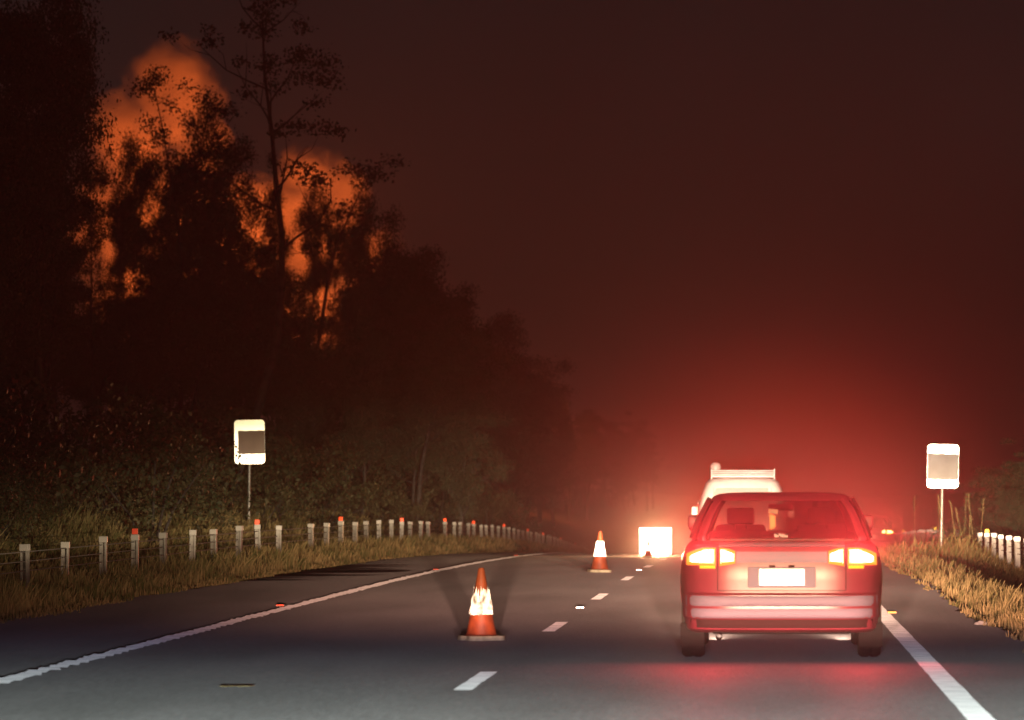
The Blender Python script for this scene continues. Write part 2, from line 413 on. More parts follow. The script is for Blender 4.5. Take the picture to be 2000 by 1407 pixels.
def barrier(name, label, x, ys_, zf, h, refl_idx, rm, capm, bad=()):
    root = empty(name, (x, float(ys_[0]), float(zf(ys_[0])))); tag(root, label, 'crash barrier')
    pm = post_mesh(h); pm.materials.append(M['post'] if x < 0 else M['post_white'])
    cm = cap_mesh(); cm.materials.append(capm)
    rme = bpy.data.meshes.new('reflector'); bm = bmesh.new(); bx(bm, (0, 0, -.015), (.085, .02, .085), .004); bm.to_mesh(rme); bm.free(); rme.materials.append(rm)
    r0 = Vector(root.location)
    for k, y in enumerate(ys_):
        if k in bad: continue
        p = bpy.data.objects.new('post', pm); C.objects.link(p); p.parent = root
        p.location = Vector((x+random.uniform(-.02, .02), y, float(zf(y))+random.uniform(-.025, .02)))-r0
        p.rotation_euler = (random.uniform(-.02, .02), random.uniform(-.035, .035), random.uniform(-.35, .35))
        c = bpy.data.objects.new('post_cap', cm); C.objects.link(c); c.parent = p; c.location = (0, 0, h-.035)
        if k in refl_idx:
            r = bpy.data.objects.new('reflector', rme); C.objects.link(r); r.parent = p; r.location = (0, -.02, h+.068)
            r.rotation_euler = (0, random.uniform(-.15, .15), 0)
    for zz in (h-.10, h-.22, h-.34):
        bm = bmesh.new()
        tube(bm, [Vector((x+random.uniform(-.012, .012), y, float(zf(y))+zz))-r0 for y in ys_], .007, 6)
        from_bm('wire_rope', bm, M['cable'], root, 60)
    return root
LX = -9.26
ly = np.array([52.1+3.0*k for k in range(-4, 58)])
ly0 = 52.1
idx = lambda D: int(round((D-ly[0])/3))
lref = {idx(F*9.26/(1490-p)) for p in (262, 503, 665, 779, 866, 931, 984, 1028, 1065, 1095, 1125)}
barrier('wire_rope_barrier', 'long row of grey posts with red reflectors on the left verge', LX, ly, lbar, .70, lref, M['red_refl'], M['postcap'],
        bad={idx(F*9.26/(1490-576)), idx(F*9.26/(1490-850))})
ryy = np.array([85.0+3.0*k for k in range(0, 36)])
barrier('wire_rope_barrier', 'row of white posts in tall grass on the right verge', 5.4, ryy, rbar, .80, {5, 15, 25}, M['yel_refl'], M['postcap2'], bad={7, 8, 9, 11})

# ---------------------------------------------------------------- cones
def cone(px, D, h, label, torn=False, rz=0, lean=0):
    root = empty('traffic_cone', (PX(px, D), D, float(base(D))), rz); tag(root, label, 'traffic cone', 'orange cones in the left lane')
    root.rotation_euler = (0, lean, rz)
    k = h/.70
    R = lambda z: (.152-.124*(z/.70))*k
    bm = bmesh.new(); 
    prof = [(R(0)+.02*k, .045*k), (R(.03), .06*k), (R(.2), .2*k), (R(.25), .25*k), (R(.5), .5*k), (R(.68), .68*k), (R(.7)*.8, .70*k), (.012, .70*k)]
    prof = [(r, z) for r, z in prof]
    lathe(bm, prof, 36); from_bm('cone_shell', bm, M['cone'], root, 40)
    bm = bmesh.new()
    n = 48; s = .19*k
    ring = []
    for j in range(n):
        a = 2*PI*j/n; rr = s/max(abs(math.cos(a)), abs(math.sin(a)), .80)
        rr *= 1+.02*math.sin(3*a)+(.03*math.sin(7*a) if torn else 0)
        ring.append((rr*math.cos(a), rr*math.sin(a)))
    lo = [bm.verts.new((x, y, .002)) for x, y in ring]; hi = [bm.verts.new((x*.97, y*.97, .045*k)) for x, y in ring]; inn = [bm.verts.new((x*.80, y*.80, .050*k)) for x, y in ring]
    for A, B in ((lo, hi), (hi, inn)):
        for j in range(n): bm.faces.new((A[j], A[(j+1) % n], B[(j+1) % n], B[j]))
    bm.faces.new(lo[::-1]); bm.faces.new(inn)
    from_bm('cone_base', bm, M['cone_base'], root, 50)
    bm = bmesh.new(); random.seed(11)
    rings = []; seg = 40
    z0, z1 = (.245, .535) if torn else (.27, .53)
    tops = [z1-(abs(mnoise.noise(Vector((math.cos(2*PI*j/seg)*2.3, math.sin(2*PI*j/seg)*2.3, 4)))) *.30 if torn else 0) for j in range(seg)]
    bots = [z0+(random.uniform(0, .012) if torn else 0) for j in range(seg)]
    for q in range(7):
        row = []
        for j in range(seg):
            z = bots[j]+(tops[j]-bots[j])*q/6; a = 2*PI*j/seg
            r = .152-.124*z/.70+.004+(random.uniform(0, .010)+.008*mnoise.noise(Vector((a*3, z*12, 1))) if torn else 0)
            row.append(bm.verts.new((r*k*math.cos(a), r*k*math.sin(a), z*k)))
        rings.append(row)
    for A, B in zip(rings, rings[1:]):
        for j in range(seg): bm.faces.new((A[j], A[(j+1) % seg], B[(j+1) % seg], B[j]))
    from_bm('reflective_collar', bm, M['collar_torn'] if torn else M['collar'], root, 30 if torn else 60)
    return root
cone(940, 38.9, .68, 'nearest orange cone with a torn crumpled white collar', True, .5)
cone(1171, 70.5, .70, 'tall orange cone with a clean bright white collar, beyond the torn one', False, .2, .02)
cone(1266, 94, .36, 'small orange cone standing in front of the bright board', False, .7)

# ---------------------------------------------------------------- bright roadworks board
D = 99.0; root = empty('roadworks_board', (PX(1280, D), D, float(base(D)))); tag(root, 'glaring lit rectangular board on short legs behind the small cone', 'sign')
bw, bh = .79, .66; zc = PZ(1057, D)-float(base(D))
bm = bmesh.new(); bx(bm, (0, 0, zc), (bw, .05, bh), .02)
from_bm('board', bm, M['steel'], root, 30)
bm = bmesh.new(); bx(bm, (0, -.030, zc), (bw-.02, .008, bh-.02), .003)
pm = emit('board_lit_panel', (1, .93, .74), 3.2); from_bm('lit_panel', bm, pm, root)
for sx in (-.34, .34):
    bm = bmesh.new(); tube(bm, [(sx, 0, zc-bh/2+.02), (sx*1.08, -.14, .02)], .02); tube(bm, [(sx, 0, zc-bh/2+.02), (sx*1.08, .2, .02)], .02); bx(bm, (sx*1.08, -.14, .012), (.07, .09, .02), .004)
    from_bm('leg', bm, M['steel'], root, 50)
bm = bmesh.new(); bx(bm, (.30, -.18, .06), (.10, .10, .12), .01); from_bm('ballast_block', bm, mat('ballast', (.75, .74, .7), .6), root)
def warm_front(t, sep, em):
    # lit panel shines towards the traffic (-Y)
    x, y, z = sep.outputs
    v = mth(t, 'MAXIMUM', mth(t, 'MULTIPLY', y, -1.0), .12)
    cc = t.nodes.new('ShaderNodeCombineColor')
    t.links.new(mth(t, 'MULTIPLY', v, 1.0), cc.inputs[0]); t.links.new(mth(t, 'MULTIPLY', v, .50), cc.inputs[1]); t.links.new(mth(t, 'MULTIPLY', v, .22), cc.inputs[2])
    t.links.new(cc.outputs[0], em.inputs['Color'])
lamp_profile('board_lamp', (PX(1280, D), D-.25, float(base(D))+zc), 2600, .3, warm_front)

# ---------------------------------------------------------------- covered speed signs
def rounded_rect(w, h, r, n=6):
    P = []
    for cx, cz, a0 in ((w/2-r, h/2-r, 0), (-w/2+r, h/2-r, PI/2), (-w/2+r, -h/2+r, PI), (w/2-r, -h/2+r, 1.5*PI)):
        for k in range(n+1):
            a = a0+PI/2*k/n; P.append((cx+r*math.cos(a), cz+r*math.sin(a)))
    return P
def plate(bm, P, y0, y1, c=(0, 0)):
    A = [bm.verts.new((x+c[0], y0, z+c[1])) for x, z in P]; B = [bm.verts.new((x+c[0], y1, z+c[1])) for x, z in P]
    bm.faces.new(A); bm.faces.new(B[::-1])
    for k in range(len(P)): bm.faces.new((A[k], B[k], B[(k+1) % len(P)], A[(k+1) % len(P)]))
def road_sign(pxc, pyc, D, wpx, hpx, rz, roll, cover, cw, cz, ch, cm, label, postpx, crack=False):
    s = F/D; w, h = wpx/s, hpx/s; x = PX(pxc, D); gz = float(ground(x, D)); zc = PZ(pyc, D)-gz
    root = empty('road_sign', (x, D, gz), rz); tag(root, label, 'road sign')
    bm = bmesh.new(); plate(bm, rounded_rect(w, h, .085), -.003, .003)
    bmesh.ops.transform(bm, matrix=Matrix.Translation((0, -.04, zc)) @ Matrix.Rotation(roll, 4, 'Y'), verts=bm.verts)
    sg = from_bm('sign_panel', bm, M['sheet'], root)
    bm = bmesh.new(); px0, px1 = cover
    W_ = (px1-px0)*w; cx = (px0+px1)/2*w
    # the cloth wraps the panel with a slightly uneven outline
    n = 10; P = []
    for k in range(n+1): P.append((cx-W_/2+W_*k/n, ch/2*h+.006*math.sin(k*1.7)))
    for k in range(n+1): P.append((cx+W_/2-W_*k/n+(0), -ch/2*h+.005*math.sin(k*2.1+1)))
    plate(bm, P[::-1], -.012, -.006, (0, cz*h))
    bmesh.ops.transform(bm, matrix=Matrix.Translation((0, -.04, zc)) @ Matrix.Rotation(roll, 4, 'Y'), verts=bm.verts)
    from_bm('cover', bm, cm, root)
    for zz in (-.25, .25):
        bm = bmesh.new(); bx(bm, (0, -.03, zc+zz*h), (w*.7, .014, .03)); from_bm('bracket', bm, M['steel'], root)
    bm = bmesh.new(); tube(bm, [(postpx, 0, -.3), (0, 0, zc+h*.35)], .032, 14)
    from_bm('pole', bm, M['steel'], root, 50)
    if crack:
        bm = bmesh.new(); tube(bm, [(-w/2, -.046, zc-.03*h), (-w*.47, -.047, zc-.09*h), (-w*.42, -.046, zc-.12*h), (-w*.38, -.046, zc-.17*h)], .008, 6)
        from_bm('strap', bm, mat('dark_strap', (.03, .03, .02), .8), root)  # raised dark line drawn for the crack at the panel's edge
    return root
road_sign(488, 863.5, 98, 59, 86, .0, -.015, (-.38, .50), 0, -.01, .53, M['cover'], 'white road sign on the left hillside with a brown cloth cover off centre', -.03, True)
road_sign(1841.5, 911, 97, 61, 85, .0, .02, (-.497, .497), 0, -.01, .60, M['cover2'], 'white road sign on the right verge with a grey cover across it', -.05)

# ---------------------------------------------------------------- vehicles
def paint(name, col, rough=.3, coat=.6, metal=0.0):
    m = mat(name, col, rough, metal, .5, coat=coat); noisy(m, tuple(c*.85 for c in col), tuple(min(1, c*1.1) for c in col), 2.2, detail=6); return m
M['maroon'] = paint('maroon_paint', (.25, .035, .055), .36, .4)
M['panel_pale'] = mat('pale_trim', (.24, .17, .24), .65, 0, spec=.25)
M['white_paint'] = paint('white_paint', (.8, .79, .76))
M['black_plastic'] = mat('black_plastic', (.01, .009, .009), .7, spec=.08)
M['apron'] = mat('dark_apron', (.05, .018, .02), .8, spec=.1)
M['tyre'] = noisy(mat('tyre', (.02, .02, .02), .9, spec=.1), (.015, .015, .015), (.035, .033, .03), 20)
M['interior'] = mat('cloth_interior', (.05, .045, .045), .9)
M['chrome'] = mat('chrome', (.7, .7, .7), .15, 1)
M['glass'] = glass('car_glass', (.26, .17, .155))
M['lens_core'] = emit('brake_lens_core', (1, .80, .55), 7.0)
M['van_lens'] = emit('van_lens', (1, .55, .15), 34)
M['lens_rim'] = emit('brake_lens_rim', (1, .24, .015), 2.2)
M['lens_amber'] = emit('amber_lens', (1, .60, .02), 1.6)
M['plate'] = retro('number_plate_sheet', (1, 1, .97), .34, .10, (.8, .8, .78))
M['plate_txt'] = mat('plate_dark', (.05, .05, .15), .6)
M['far_dark'] = paint('dark_paint', (.05, .01, .012))
M['skin'] = mat('skin', (.45, .28, .2), .55)
M['shirt'] = mat('shirt', (.06, .06, .08), .9)
M['hair'] = mat('hair', (.02, .015, .01), .7)

def stack_outline(Wd, yr, yf, n, N=64):
    P = []; mid = (yr+yf)/2; L = (yf-yr)/2
    for k in range(N):
        a = 2*PI*k/N; c, s = math.cos(a), math.sin(a)
        P.append((Wd*math.copysign(abs(c)**(2/n), c), mid+L*math.copysign(abs(s)**(2/n), s)))
    return P
def stack(bm, levels, N=64, cap_bottom=True, cap_top=True):
    rings = []
    for z, Wd, yr, yf, n in levels:
        rings.append([bm.verts.new((x, y, z)) for x, y in stack_outline(Wd, yr, yf, n, N)])
    for A, B in zip(rings, rings[1:]):
        for k in range(N): bm.faces.new((A[k], A[(k+1) % N], B[(k+1) % N], B[k]))
    if cap_bottom: bm.faces.new(rings[0][::-1])
    if cap_top: bm.faces.new(rings[-1])
def interp_levels(levels, z):
    for A, B in zip(levels, levels[1:]):
        if A[0] <= z <= B[0]:
            f = (z-A[0])/max(1e-6, B[0]-A[0]); return [a+(b_-a)*f for a, b_ in zip(A, B)]
    return levels[-1] if z > levels[-1][0] else levels[0]
def rear_y(levels, x, z):
    _, Wd, yr, yf, n = interp_levels(levels, z); mid = (yr+yf)/2; L = (yf-yr)/2
    return mid-L*(max(0, 1-min(1, abs(x)/Wd)**n))**(1/n)
def patch(name, levels, x0, x1, zlo, zhi, off, th, m, parent, nu=10, nv=5):
    """curved panel that hugs the rear of the body; zlo and zhi are functions of u in 0..1"""
    bm = bmesh.new(); G = []; H = []
    for i in range(nu+1):
        u = i/nu; x = x0+(x1-x0)*u; a, b_ = zlo(u), zhi(u); G.append([]); H.append([])
        for j in range(nv+1):
            z = a+(b_-a)*j/nv; y = rear_y(levels, x, z)
            ed = .35 if (i in (0, nu) or j in (0, nv)) else 1
            G[-1].append(bm.verts.new((x, y-off*ed, z))); H[-1].append(bm.verts.new((x, y+th, z)))
    for i in range(nu):
        for j in range(nv):
            bm.faces.new((G[i][j], G[i+1][j], G[i+1][j+1], G[i][j+1])); bm.faces.new((H[i][j], H[i][j+1], H[i+1][j+1], H[i+1][j]))
    for i in range(nu):
        bm.faces.new((G[i][0], H[i][0], H[i+1][0], G[i+1][0])); bm.faces.new((G[i][nv], G[i+1][nv], H[i+1][nv], H[i][nv]))
    for j in range(nv):
        bm.faces.new((G[0][j], G[0][j+1], H[0][j+1], H[0][j])); bm.faces.new((G[nu][j], H[nu][j], H[nu][j+1], G[nu][j+1]))
    return from_bm(name, bm, m, parent, 50)
def wheel_mesh(bm_t, bm_r, c, R=.31, w=.19):
    prof = [(R*.62, -w/2), (R*.93, -w/2), (R, -w/2+.03), (R, -.012), (R-.008, -.010), (R-.008, .010), (R, .012), (R, w/2-.03), (R*.93, w/2), (R*.62, w/2)]
    rr = lathe(bm_t, prof, 40)
    bmesh.ops.transform(bm_t, matrix=Matrix.Translation(c) @ Matrix.Rotation(PI/2, 4, 'Y'), verts=bm_t.verts)
    lathe(bm_r, [(.0001, w*.33), (.06, w*.36), (R*.3, w*.2), (R*.55, w*.34), (R*.64, w*.42), (R*.64, -w*.42), (R*.5, -w*.3), (.0001, -w*.3)], 30)
    bmesh.ops.transform(bm_r, matrix=Matrix.Translation(c) @ Matrix.Rotation(PI/2 if c[0] > 0 else -PI/2, 4, 'Y'), verts=bm_r.verts)
def cut(obj, cutters):
    for c in cutters:
        md = obj.modifiers.new('b', 'BOOLEAN'); md.object = c; md.operation = 'DIFFERENCE'; md.solver = 'EXACT'
    dg = bpy.context.evaluated_depsgraph_get(); dg.update()
    me = bpy.data.meshes.new_from_object(obj.evaluated_get(dg))
    obj.modifiers.clear(); obj.data = me
    for c in cutters: bpy.data.objects.remove(c, do_unlink=True)
    for p in me.polygons: p.use_smooth = True
    me.set_sharp_from_angle(angle=math.radians(32))

def make_car(name, label, loc, body_m, group=None, near=True, rz=0):
    core_m = M['lens_core'] if near else emit('far_lens', (1, .55, .16), 14)
    root = empty(name, loc, rz); tag(root, label, 'car', group)
    LV = [(.232, .79, .16, 4.25, 7), (.262, .82, .07, 4.42, 7), (.34, .835, .03, 4.50, 6.5), (.36, .845, .0, 4.52, 6.5), (.545, .862, .0, 4.55, 6), (.565, .862, .055, 4.55, 6),
          (.66, .865, .05, 4.52, 6), (.74, .86, .045, 4.46, 6), (.80, .855, .055, 4.36, 6), (.87, .838, .06, 4.1, 5.5), (.93, .812, .07, 3.75, 5.5), (.96, .79, .09, 3.4, 5.5), (.985, .76, .16, 3.15, 5), (.995, .70, .24, 3.05, 5)]
    bm = bmesh.new(); stack(bm, LV, 96)
    body = from_bm('body', bm, body_m, root)
    cs = []
    for sx in (-1, 1):
        for wy in (.95, 3.62):
            bm = bmesh.new(); bmesh.ops.create_cone(bm, cap_ends=True, segments=40, radius1=.355, radius2=.355, depth=.5)
            bmesh.ops.transform(bm, matrix=Matrix.Translation((sx*.80, wy, .31)) @ Matrix.Rotation(PI/2, 4, 'Y'), verts=bm.verts)
            cs.append(from_bm('cutter', bm, None, root))
    # number plate recess and lid shut lines
    bpy.context.view_layer.update(); cut(body, cs)
    # cabin: roof, pillars, glass
    R0 = [(.985, .765, .22, 3.12, 5), (1.06, .735, .38, 2.95, 5), (1.16, .695, .55, 2.70, 5), (1.26, .645, .72, 2.42, 5), (1.325, .60, .84, 2.22, 4.5)]
    bm = bmesh.new(); stack(bm, [(1.325, .605, .82, 2.24, 4.5), (1.355, .585, .88, 2.16, 4.2), (1.378, .54, .98, 2.02, 3.8), (1.39, .44, 1.15, 1.85, 3.4), (1.395, .25, 1.35, 1.6, 3)], 64)
    from_bm('roof', bm, body_m, root, 50)
    def cab(x, z, rear=True):
        l = interp_levels(R0, z); mid = (l[2]+l[3])/2; L = (l[3]-l[2])/2
        return l, mid, L
    def ringpt(z, ang):
        l, mid, L = cab(0, z); c, s = math.cos(ang), math.sin(ang); n = l[4]
        return Vector((l[1]*math.copysign(abs(c)**(2/n), c), mid+L*math.copysign(abs(s)**(2/n), s), z))
    angs = {'rear': (-PI/2-.62, -PI/2+.62), 'front': (PI/2-.62, PI/2+.62)}
    def band(nm, a0, a1, m, nu=16, off=0, z0=.99, z1=1.33, th=0.0):
        bm = bmesh.new(); G = []
        for i in range(nu+1):
            a = a0+(a1-a0)*i/nu
            G.append([bm.verts.new(ringpt(z, a)*Vector((1, 1, 1)) if False else ringpt(z, a)) for z in np.linspace(z0, z1, 7)])
        for i in range(nu):
            for j in range(6): bm.faces.new((G[i][j], G[i+1][j], G[i+1][j+1], G[i][j+1]))
        o = from_bm(nm, bm, m, root, 60)
        if th:
            md = o.modifiers.new('s', 'SOLIDIFY'); md.thickness = th; md.offset = 0
        return o
    ra = .235   # angle half-width where the corner pillars start (superellipse angles)
    corner = [PI/4, 3*PI/4, -PI/4, -3*PI/4]
    # superellipse corners bunch near the diagonals: glass spans between them
    g = .10
    band('rear_window', -PI/2-.80+g*.6, -PI/2+.80-g*.6, M['glass'], 24)
    band('windscreen', PI/2-.80+g, PI/2+.80-g, M['glass'], 24)
    band('side_window', -PI/4+.16, PI/4-.16, M['glass'], 16); band('side_window', 3*PI/4+.16, 5*PI/4-.16, M['glass'], 16)
    for c_ in (-3*PI/4, -PI/4): band('pillar', c_-.13 if c_ < -PI/2 else c_-.06, c_+.06 if c_ < -PI/2 else c_+.13, body_m, 10, th=.05)
    for c_ in (PI/4, 3*PI/4): band('pillar', c_-.10, c_+.10, body_m, 8, th=.05)
    for sx in (-1, 1):
        bm = bmesh.new(); tube(bm, [(sx*.763, 1.75, .99), (sx*.72, 1.75, 1.12), (sx*.605, 1.75, 1.34)], .035, 6); from_bm('pillar', bm, M['black_plastic'], root, 50)
    # mirrors
    for sx in (-1, 1):
        bm = bmesh.new(); bx(bm, (sx*.745, 2.72, 1.13), (.16, .10, .12), .03); tube(bm, [(sx*.72, 2.78, 1.0), (sx*.80, 2.74, 1.08)], .025, 6)
        from_bm('wing_mirror', bm, body_m, root, 50)
    # wheels
    for sx in (-1, 1):
        for wy in (.95, 3.62):
            bt, br = bmesh.new(), bmesh.new(); wheel_mesh(bt, br, (sx*.745, wy, .31))
            w = from_bm('wheel', br, M['steel'], root, 40); tt = from_bm('tyre', bt, M['tyre'], w, 40)
    # lamps
    for sx in (-1, 1):
        q = lambda a: sx*a
        top = lambda u: .937-.055*max(0, (u-.35)/.65)**1.6
        lo = lambda u: .792
        lamp = patch('tail_lamp', LV, q(.545), q(.795), lo, top, .014, .02, M['lens_rim'], root, 12, 6)
        patch('lens', LV, q(.560), q(.768), lambda u: .810, lambda u: top(u)-.017, .022, -.012, core_m, lamp, 10, 5)
        patch('indicator_lens', LV, q(.55), q(.68), lambda u: .765, lambda u: .790, .015, .02, M['lens_amber'], lamp, 5, 2)
        lamp2 = patch('tail_lamp', LV, q(.385), q(.515), lambda u: .785+.022*(1-u), lambda u: .937-.028*(1-u)**2, .014, .02, M['lens_rim'], root, 8, 6)
        patch('lens', LV, q(.396), q(.505), lambda u: .808+.015*(1-u), lambda u: .920-.028*(1-u)**2, .022, -.012, core_m, lamp2, 7, 5)
    for sx in (-.530, .530):
        patch('boot_seam', LV, sx-.0035, sx+.0035, lambda u: .585, lambda u: .95, .001, .02, M['black_plastic'], root, 1, 12)
    patch('boot_seam', LV, -.527, .527, lambda u: .580, lambda u: .586, .003, .02, M['black_plastic'], root, 16, 1)
    # pale garnish between the lamps, spoiler lip, bumper mouldings, plate
    patch('boot_garnish', LV, -.375, .375, lambda u: .815, lambda u: .905, .012, .02, M['panel_pale'], root, 12, 3)
    patch('boot_lip', LV, -.52, .52, lambda u: .945, lambda u: .985, .045, .03, M['panel_pale'], root, 20, 4)
    patch('bumper_moulding', LV, -.80, .80, lambda u: .455, lambda u: .54, .028, .02, M['panel_pale'], root, 24, 4)
    patch('bumper_moulding', LV, -.80, .80, lambda u: .355, lambda u: .435, .022, .02, M['panel_pale'], root, 24, 4)
    patch('rear_apron', LV, -.76, .76, lambda u: .240, lambda u: .345, .006, .02, M['apron'], root, 24, 3)  # dark strip painting the shade on the bodywork below the bumper
    bm = bmesh.new(); bx(bm, (0, .015, .695), (.56, .03, .17), .01); from_bm('plate_surround', bm, M['panel_pale'], root, 40)
    bm = bmesh.new(); bx(bm, (-.0, -.004, .695), (.372, .006, .134), .002); pl = from_bm('number_plate', bm, M['plate'], root)
    for sx in (-.08, .08):
        bm = bmesh.new(); bx(bm, (sx, -.01, .785), (.05, .03, .018), .004); from_bm('plate_lamp', bm, M['black_plastic'], root)
    bm = bmesh.new(); bx(bm, (0, .30, .265), (1.15, .30, .09), .02); from_bm('valance', bm, M['black_plastic'], root, 40)
    for sx in (-.52,):
        bm = bmesh.new(); tube(bm, [(sx, .45, .21), (sx, .04, .20)], .028, 14, caps=False); from_bm('exhaust_pipe', bm, M['black_plastic'], root, 60)
    for sx in (-1, 1):
        bm = bmesh.new(); bx(bm, (sx*.745, .50, .20), (.20, .012, .20), .004); from_bm('mud_flap', bm, M['black_plastic'], root)
    # cabin interior
    for sx in (-.35, .35):
        bm = bmesh.new(); bx(bm, (sx, 2.0, .62), (.48, .5, .14), .04); bx(bm, (sx, 1.74, .86), (.44, .12, .52), .05, Matrix.Rotation(-.2, 4, 'X')); bx(bm, (sx, 1.70, 1.19), (.24, .08, .15), .03)
        tube(bm, [(sx-.05, 1.72, 1.08), (sx-.05, 1.70, 1.15)], .008, 6); tube(bm, [(sx+.05, 1.72, 1.08), (sx+.05, 1.70, 1.15)], .008, 6)
        from_bm('front_seat', bm, M['interior'], root, 50)
    bm = bmesh.new(); bx(bm, (0, .95, .62), (1.25, .5, .14), .04); bx(bm, (0, .72, .86), (1.25, .12, .42), .05, Matrix.Rotation(-.25, 4, 'X')); from_bm('rear_seat', bm, M['interior'], root, 50)
    bm = bmesh.new(); bx(bm, (0, 2.85, .90), (1.36, .35, .14), .05); from_bm('dashboard', bm, M['interior'], root, 50)
    bm = bmesh.new(); tmp = [(.36+.18*math.cos(a), 2.52+.05*math.sin(a), .93+.17*math.sin(a)) for a in np.linspace(0, 2*PI, 25)]; tube(bm, tmp, .014, 8, caps=False); from_bm('steering_wheel', bm, M['black_plastic'], root, 60)
    bm = bmesh.new(); bx(bm, (0, 2.28, 1.26), (.22, .03, .06), .012); from_bm('rear_view_mirror', bm, M['black_plastic'], root, 40)
    bm = bmesh.new(); bx(bm, (0, .42, 1.0), (1.2, .35, .02), .005); from_bm('parcel_shelf', bm, M['interior'], root)
    return root, LV

random.seed(21)
CARD = 34.2; CX = PX(1527, CARD)
car, LV = make_car('red_car', 'maroon sedan with blazing brake lamps, nearest vehicle in the right lane', (CX, CARD, 0), M['maroon'])
# sticker on the rear glass
bm = bmesh.new(); bx(bm, (-.07, .635, 1.235), (.08, .004, .055), 0, Matrix.Rotation(.12, 4, 'Y') @ Matrix.Rotation(-.9, 4, 'X')); from_bm('window_sticker', bm, mat('sticker', (.5, .3, .22), .7), car)
# faint white sticker row low on the rear glass
bm = bmesh.new(); random.seed(8)
for k in range(9): bx(bm, (-.055+k*.0125, .30, 1.035+random.uniform(-.008, .008)), (.007, .003, random.uniform(.015, .035)))
from_bm('window_sticker', bm, mat('sticker_white', (.7, .6, .6), .7), car)

# driver, a body grown over a skeleton
def person(loc, label):
    pts = {}; V = []; E = []; R = []
    def add(n, p, r, par=None):
        pts[n] = len(V); V.append(p); R.append(r)
        if par is not None: E.append((pts[par], pts[n]))
    add('pelvis', (0, 0, .0), .15); add('waist', (0, -.03, .18), .14, 'pelvis'); add('chest', (0, -.06, .36), .165, 'waist'); add('upper', (0, -.06, .47), .13, 'chest')
    add('neck', (0, -.04, .57), .055, 'upper'); add('neck2', (0, -.02, .62), .055, 'neck')
    for s, n in ((-1, 'l'), (1, 'r')):
        add(n+'sh', (s*.18, -.05, .46), .07, 'upper'); add(n+'el', (s*.24, .20, .26), .045, n+'sh'); add(n+'wr', (s*.17, .46, .36), .028, n+'el'); add(n+'pa', (s*.165, .51, .39), .033, n+'wr')
        for q in range(4):
            f = 'f%d' % q; dz = (q-1.5)*.02
            add(n+f+'a', (s*.165-s*.0, .56, .40+dz), .010, n+'pa'); add(n+f+'b', (s*.15, .585-.004*abs(q-1), .405+dz), .009, n+f+'a'); add(n+f+'c', (s*.13, .585, .40+dz), .008, n+f+'b')
        add(n+'th', (s*.13, .53, .43), .010, n+'pa'); add(n+'th2', (s*.12, .55, .445), .009, n+'th')
        add(n+'hip', (s*.10, .05, -.01), .10, 'pelvis'); add(n+'kn', (s*.14, .47, .08), .065, n+'hip'); add(n+'an', (s*.13, .75, -.28), .04, n+'kn'); add(n+'to', (s*.13, .90, -.27), .035, n+'an')
    me = bpy.data.meshes.new('person'); me.from_pydata(V, E, [])
    o = bpy.data.objects.new('person', me); C.objects.link(o)
    md = o.modifiers.new('skin', 'SKIN'); md.use_smooth_shade = True
    for i, r in enumerate(R): me.skin_vertices[0].data[i].radius = (r, r)
    me.skin_vertices[0].data[0].use_root = True
    sb = o.modifiers.new('sub', 'SUBSURF'); sb.levels = 1; sb.render_levels = 1
    dg = bpy.context.evaluated_depsgraph_get(); dg.update()
    mm = bpy.data.meshes.new_from_object(o.evaluated_get(dg)); o.modifiers.clear()
    bm = bmesh.new(); bm.from_mesh(mm)
    hb = bmesh.new(); bmesh.ops.create_uvsphere(hb, u_segments=28, v_segments=20, radius=1)
    for v in hb.verts:
        p = v.co; z = p.z
        x, y = p.x*.078*(1-.22*max(0, -z)**1.5), p.y*.098
        y2 = y
        if p.y > 0:
            y2 -= .012*math.exp(-((z-.05)/.18)**2)*math.exp(-((abs(p.x)-.38)/.16)**2)          # eye sockets
            y2 += .022*math.exp(-((z+.15)/.16)**2)*math.exp(-(p.x/.14)**2)                     # nose
            y2 += .007*math.exp(-((z+.45)/.07)**2)*math.exp(-(p.x/.3)**2)                      # lips
            y2 += .010*math.exp(-((z+.78)/.15)**2)*math.exp(-(p.x/.3)**2)                      # chin
        if abs(p.x) > .9 and abs(z) < .3 and abs(p.y) < .35: x *= 1.14                         # ears
        v.co = Vector((x, y2+.015, z*.122+.735))
    hm = bpy.data.meshes.new('h'); hb.to_mesh(hm); bm.from_mesh(hm)
    m2 = bpy.data.meshes.new('person'); bm.to_mesh(m2); bm.free()
    o.data = m2
    m2.materials.append(M['skin'])
    for p in m2.polygons: p.use_smooth = True
    o.location = loc; tag(o, label, 'person')
    # shirt follows the torso; hair cap
    bm = bmesh.new(); rings = []
    for z, a, b_, cy_ in ((-.06, .17, .14, 0), (.1, .17, .145, -.02), (.25, .18, .16, -.05), (.38, .195, .165, -.06), (.46, .20, .13, -.06), (.51, .15, .10, -.05), (.55, .075, .075, -.04)):
        rings.append([bm.verts.new((a*math.cos(t_), cy_+b_*math.sin(t_), z)) for t_ in np.linspace(0, 2*PI, 29)[:-1]])
    for A, B in zip(rings, rings[1:]):
        for k in range(28): bm.faces.new((A[k], A[(k+1) % 28], B[(k+1) % 28], B[k]))
    for s in (-1, 1): tube(bm, [(s*.15, -.05, .46), (s*.20, .02, .42), (s*.25, .17, .29)], [.085, .082, .065], 14)
    from_bm('shirt', bm, M['shirt'], o, 60)
    bm = bmesh.new(); bmesh.ops.create_icosphere(bm, subdivisions=4, radius=1)
    for v in bm.verts:
        p = v.co.copy(); v.co = Vector((p.x*.088, p.y*.108+.004, p.z*.128+.742))*1.0+p*.004*mnoise.noise(p*9)
    dl = [v for v in bm.verts if v.co.z < .70+(.10 if v.co.y > .03 else 0) or (v.co.y > .07 and v.co.z < .80)]
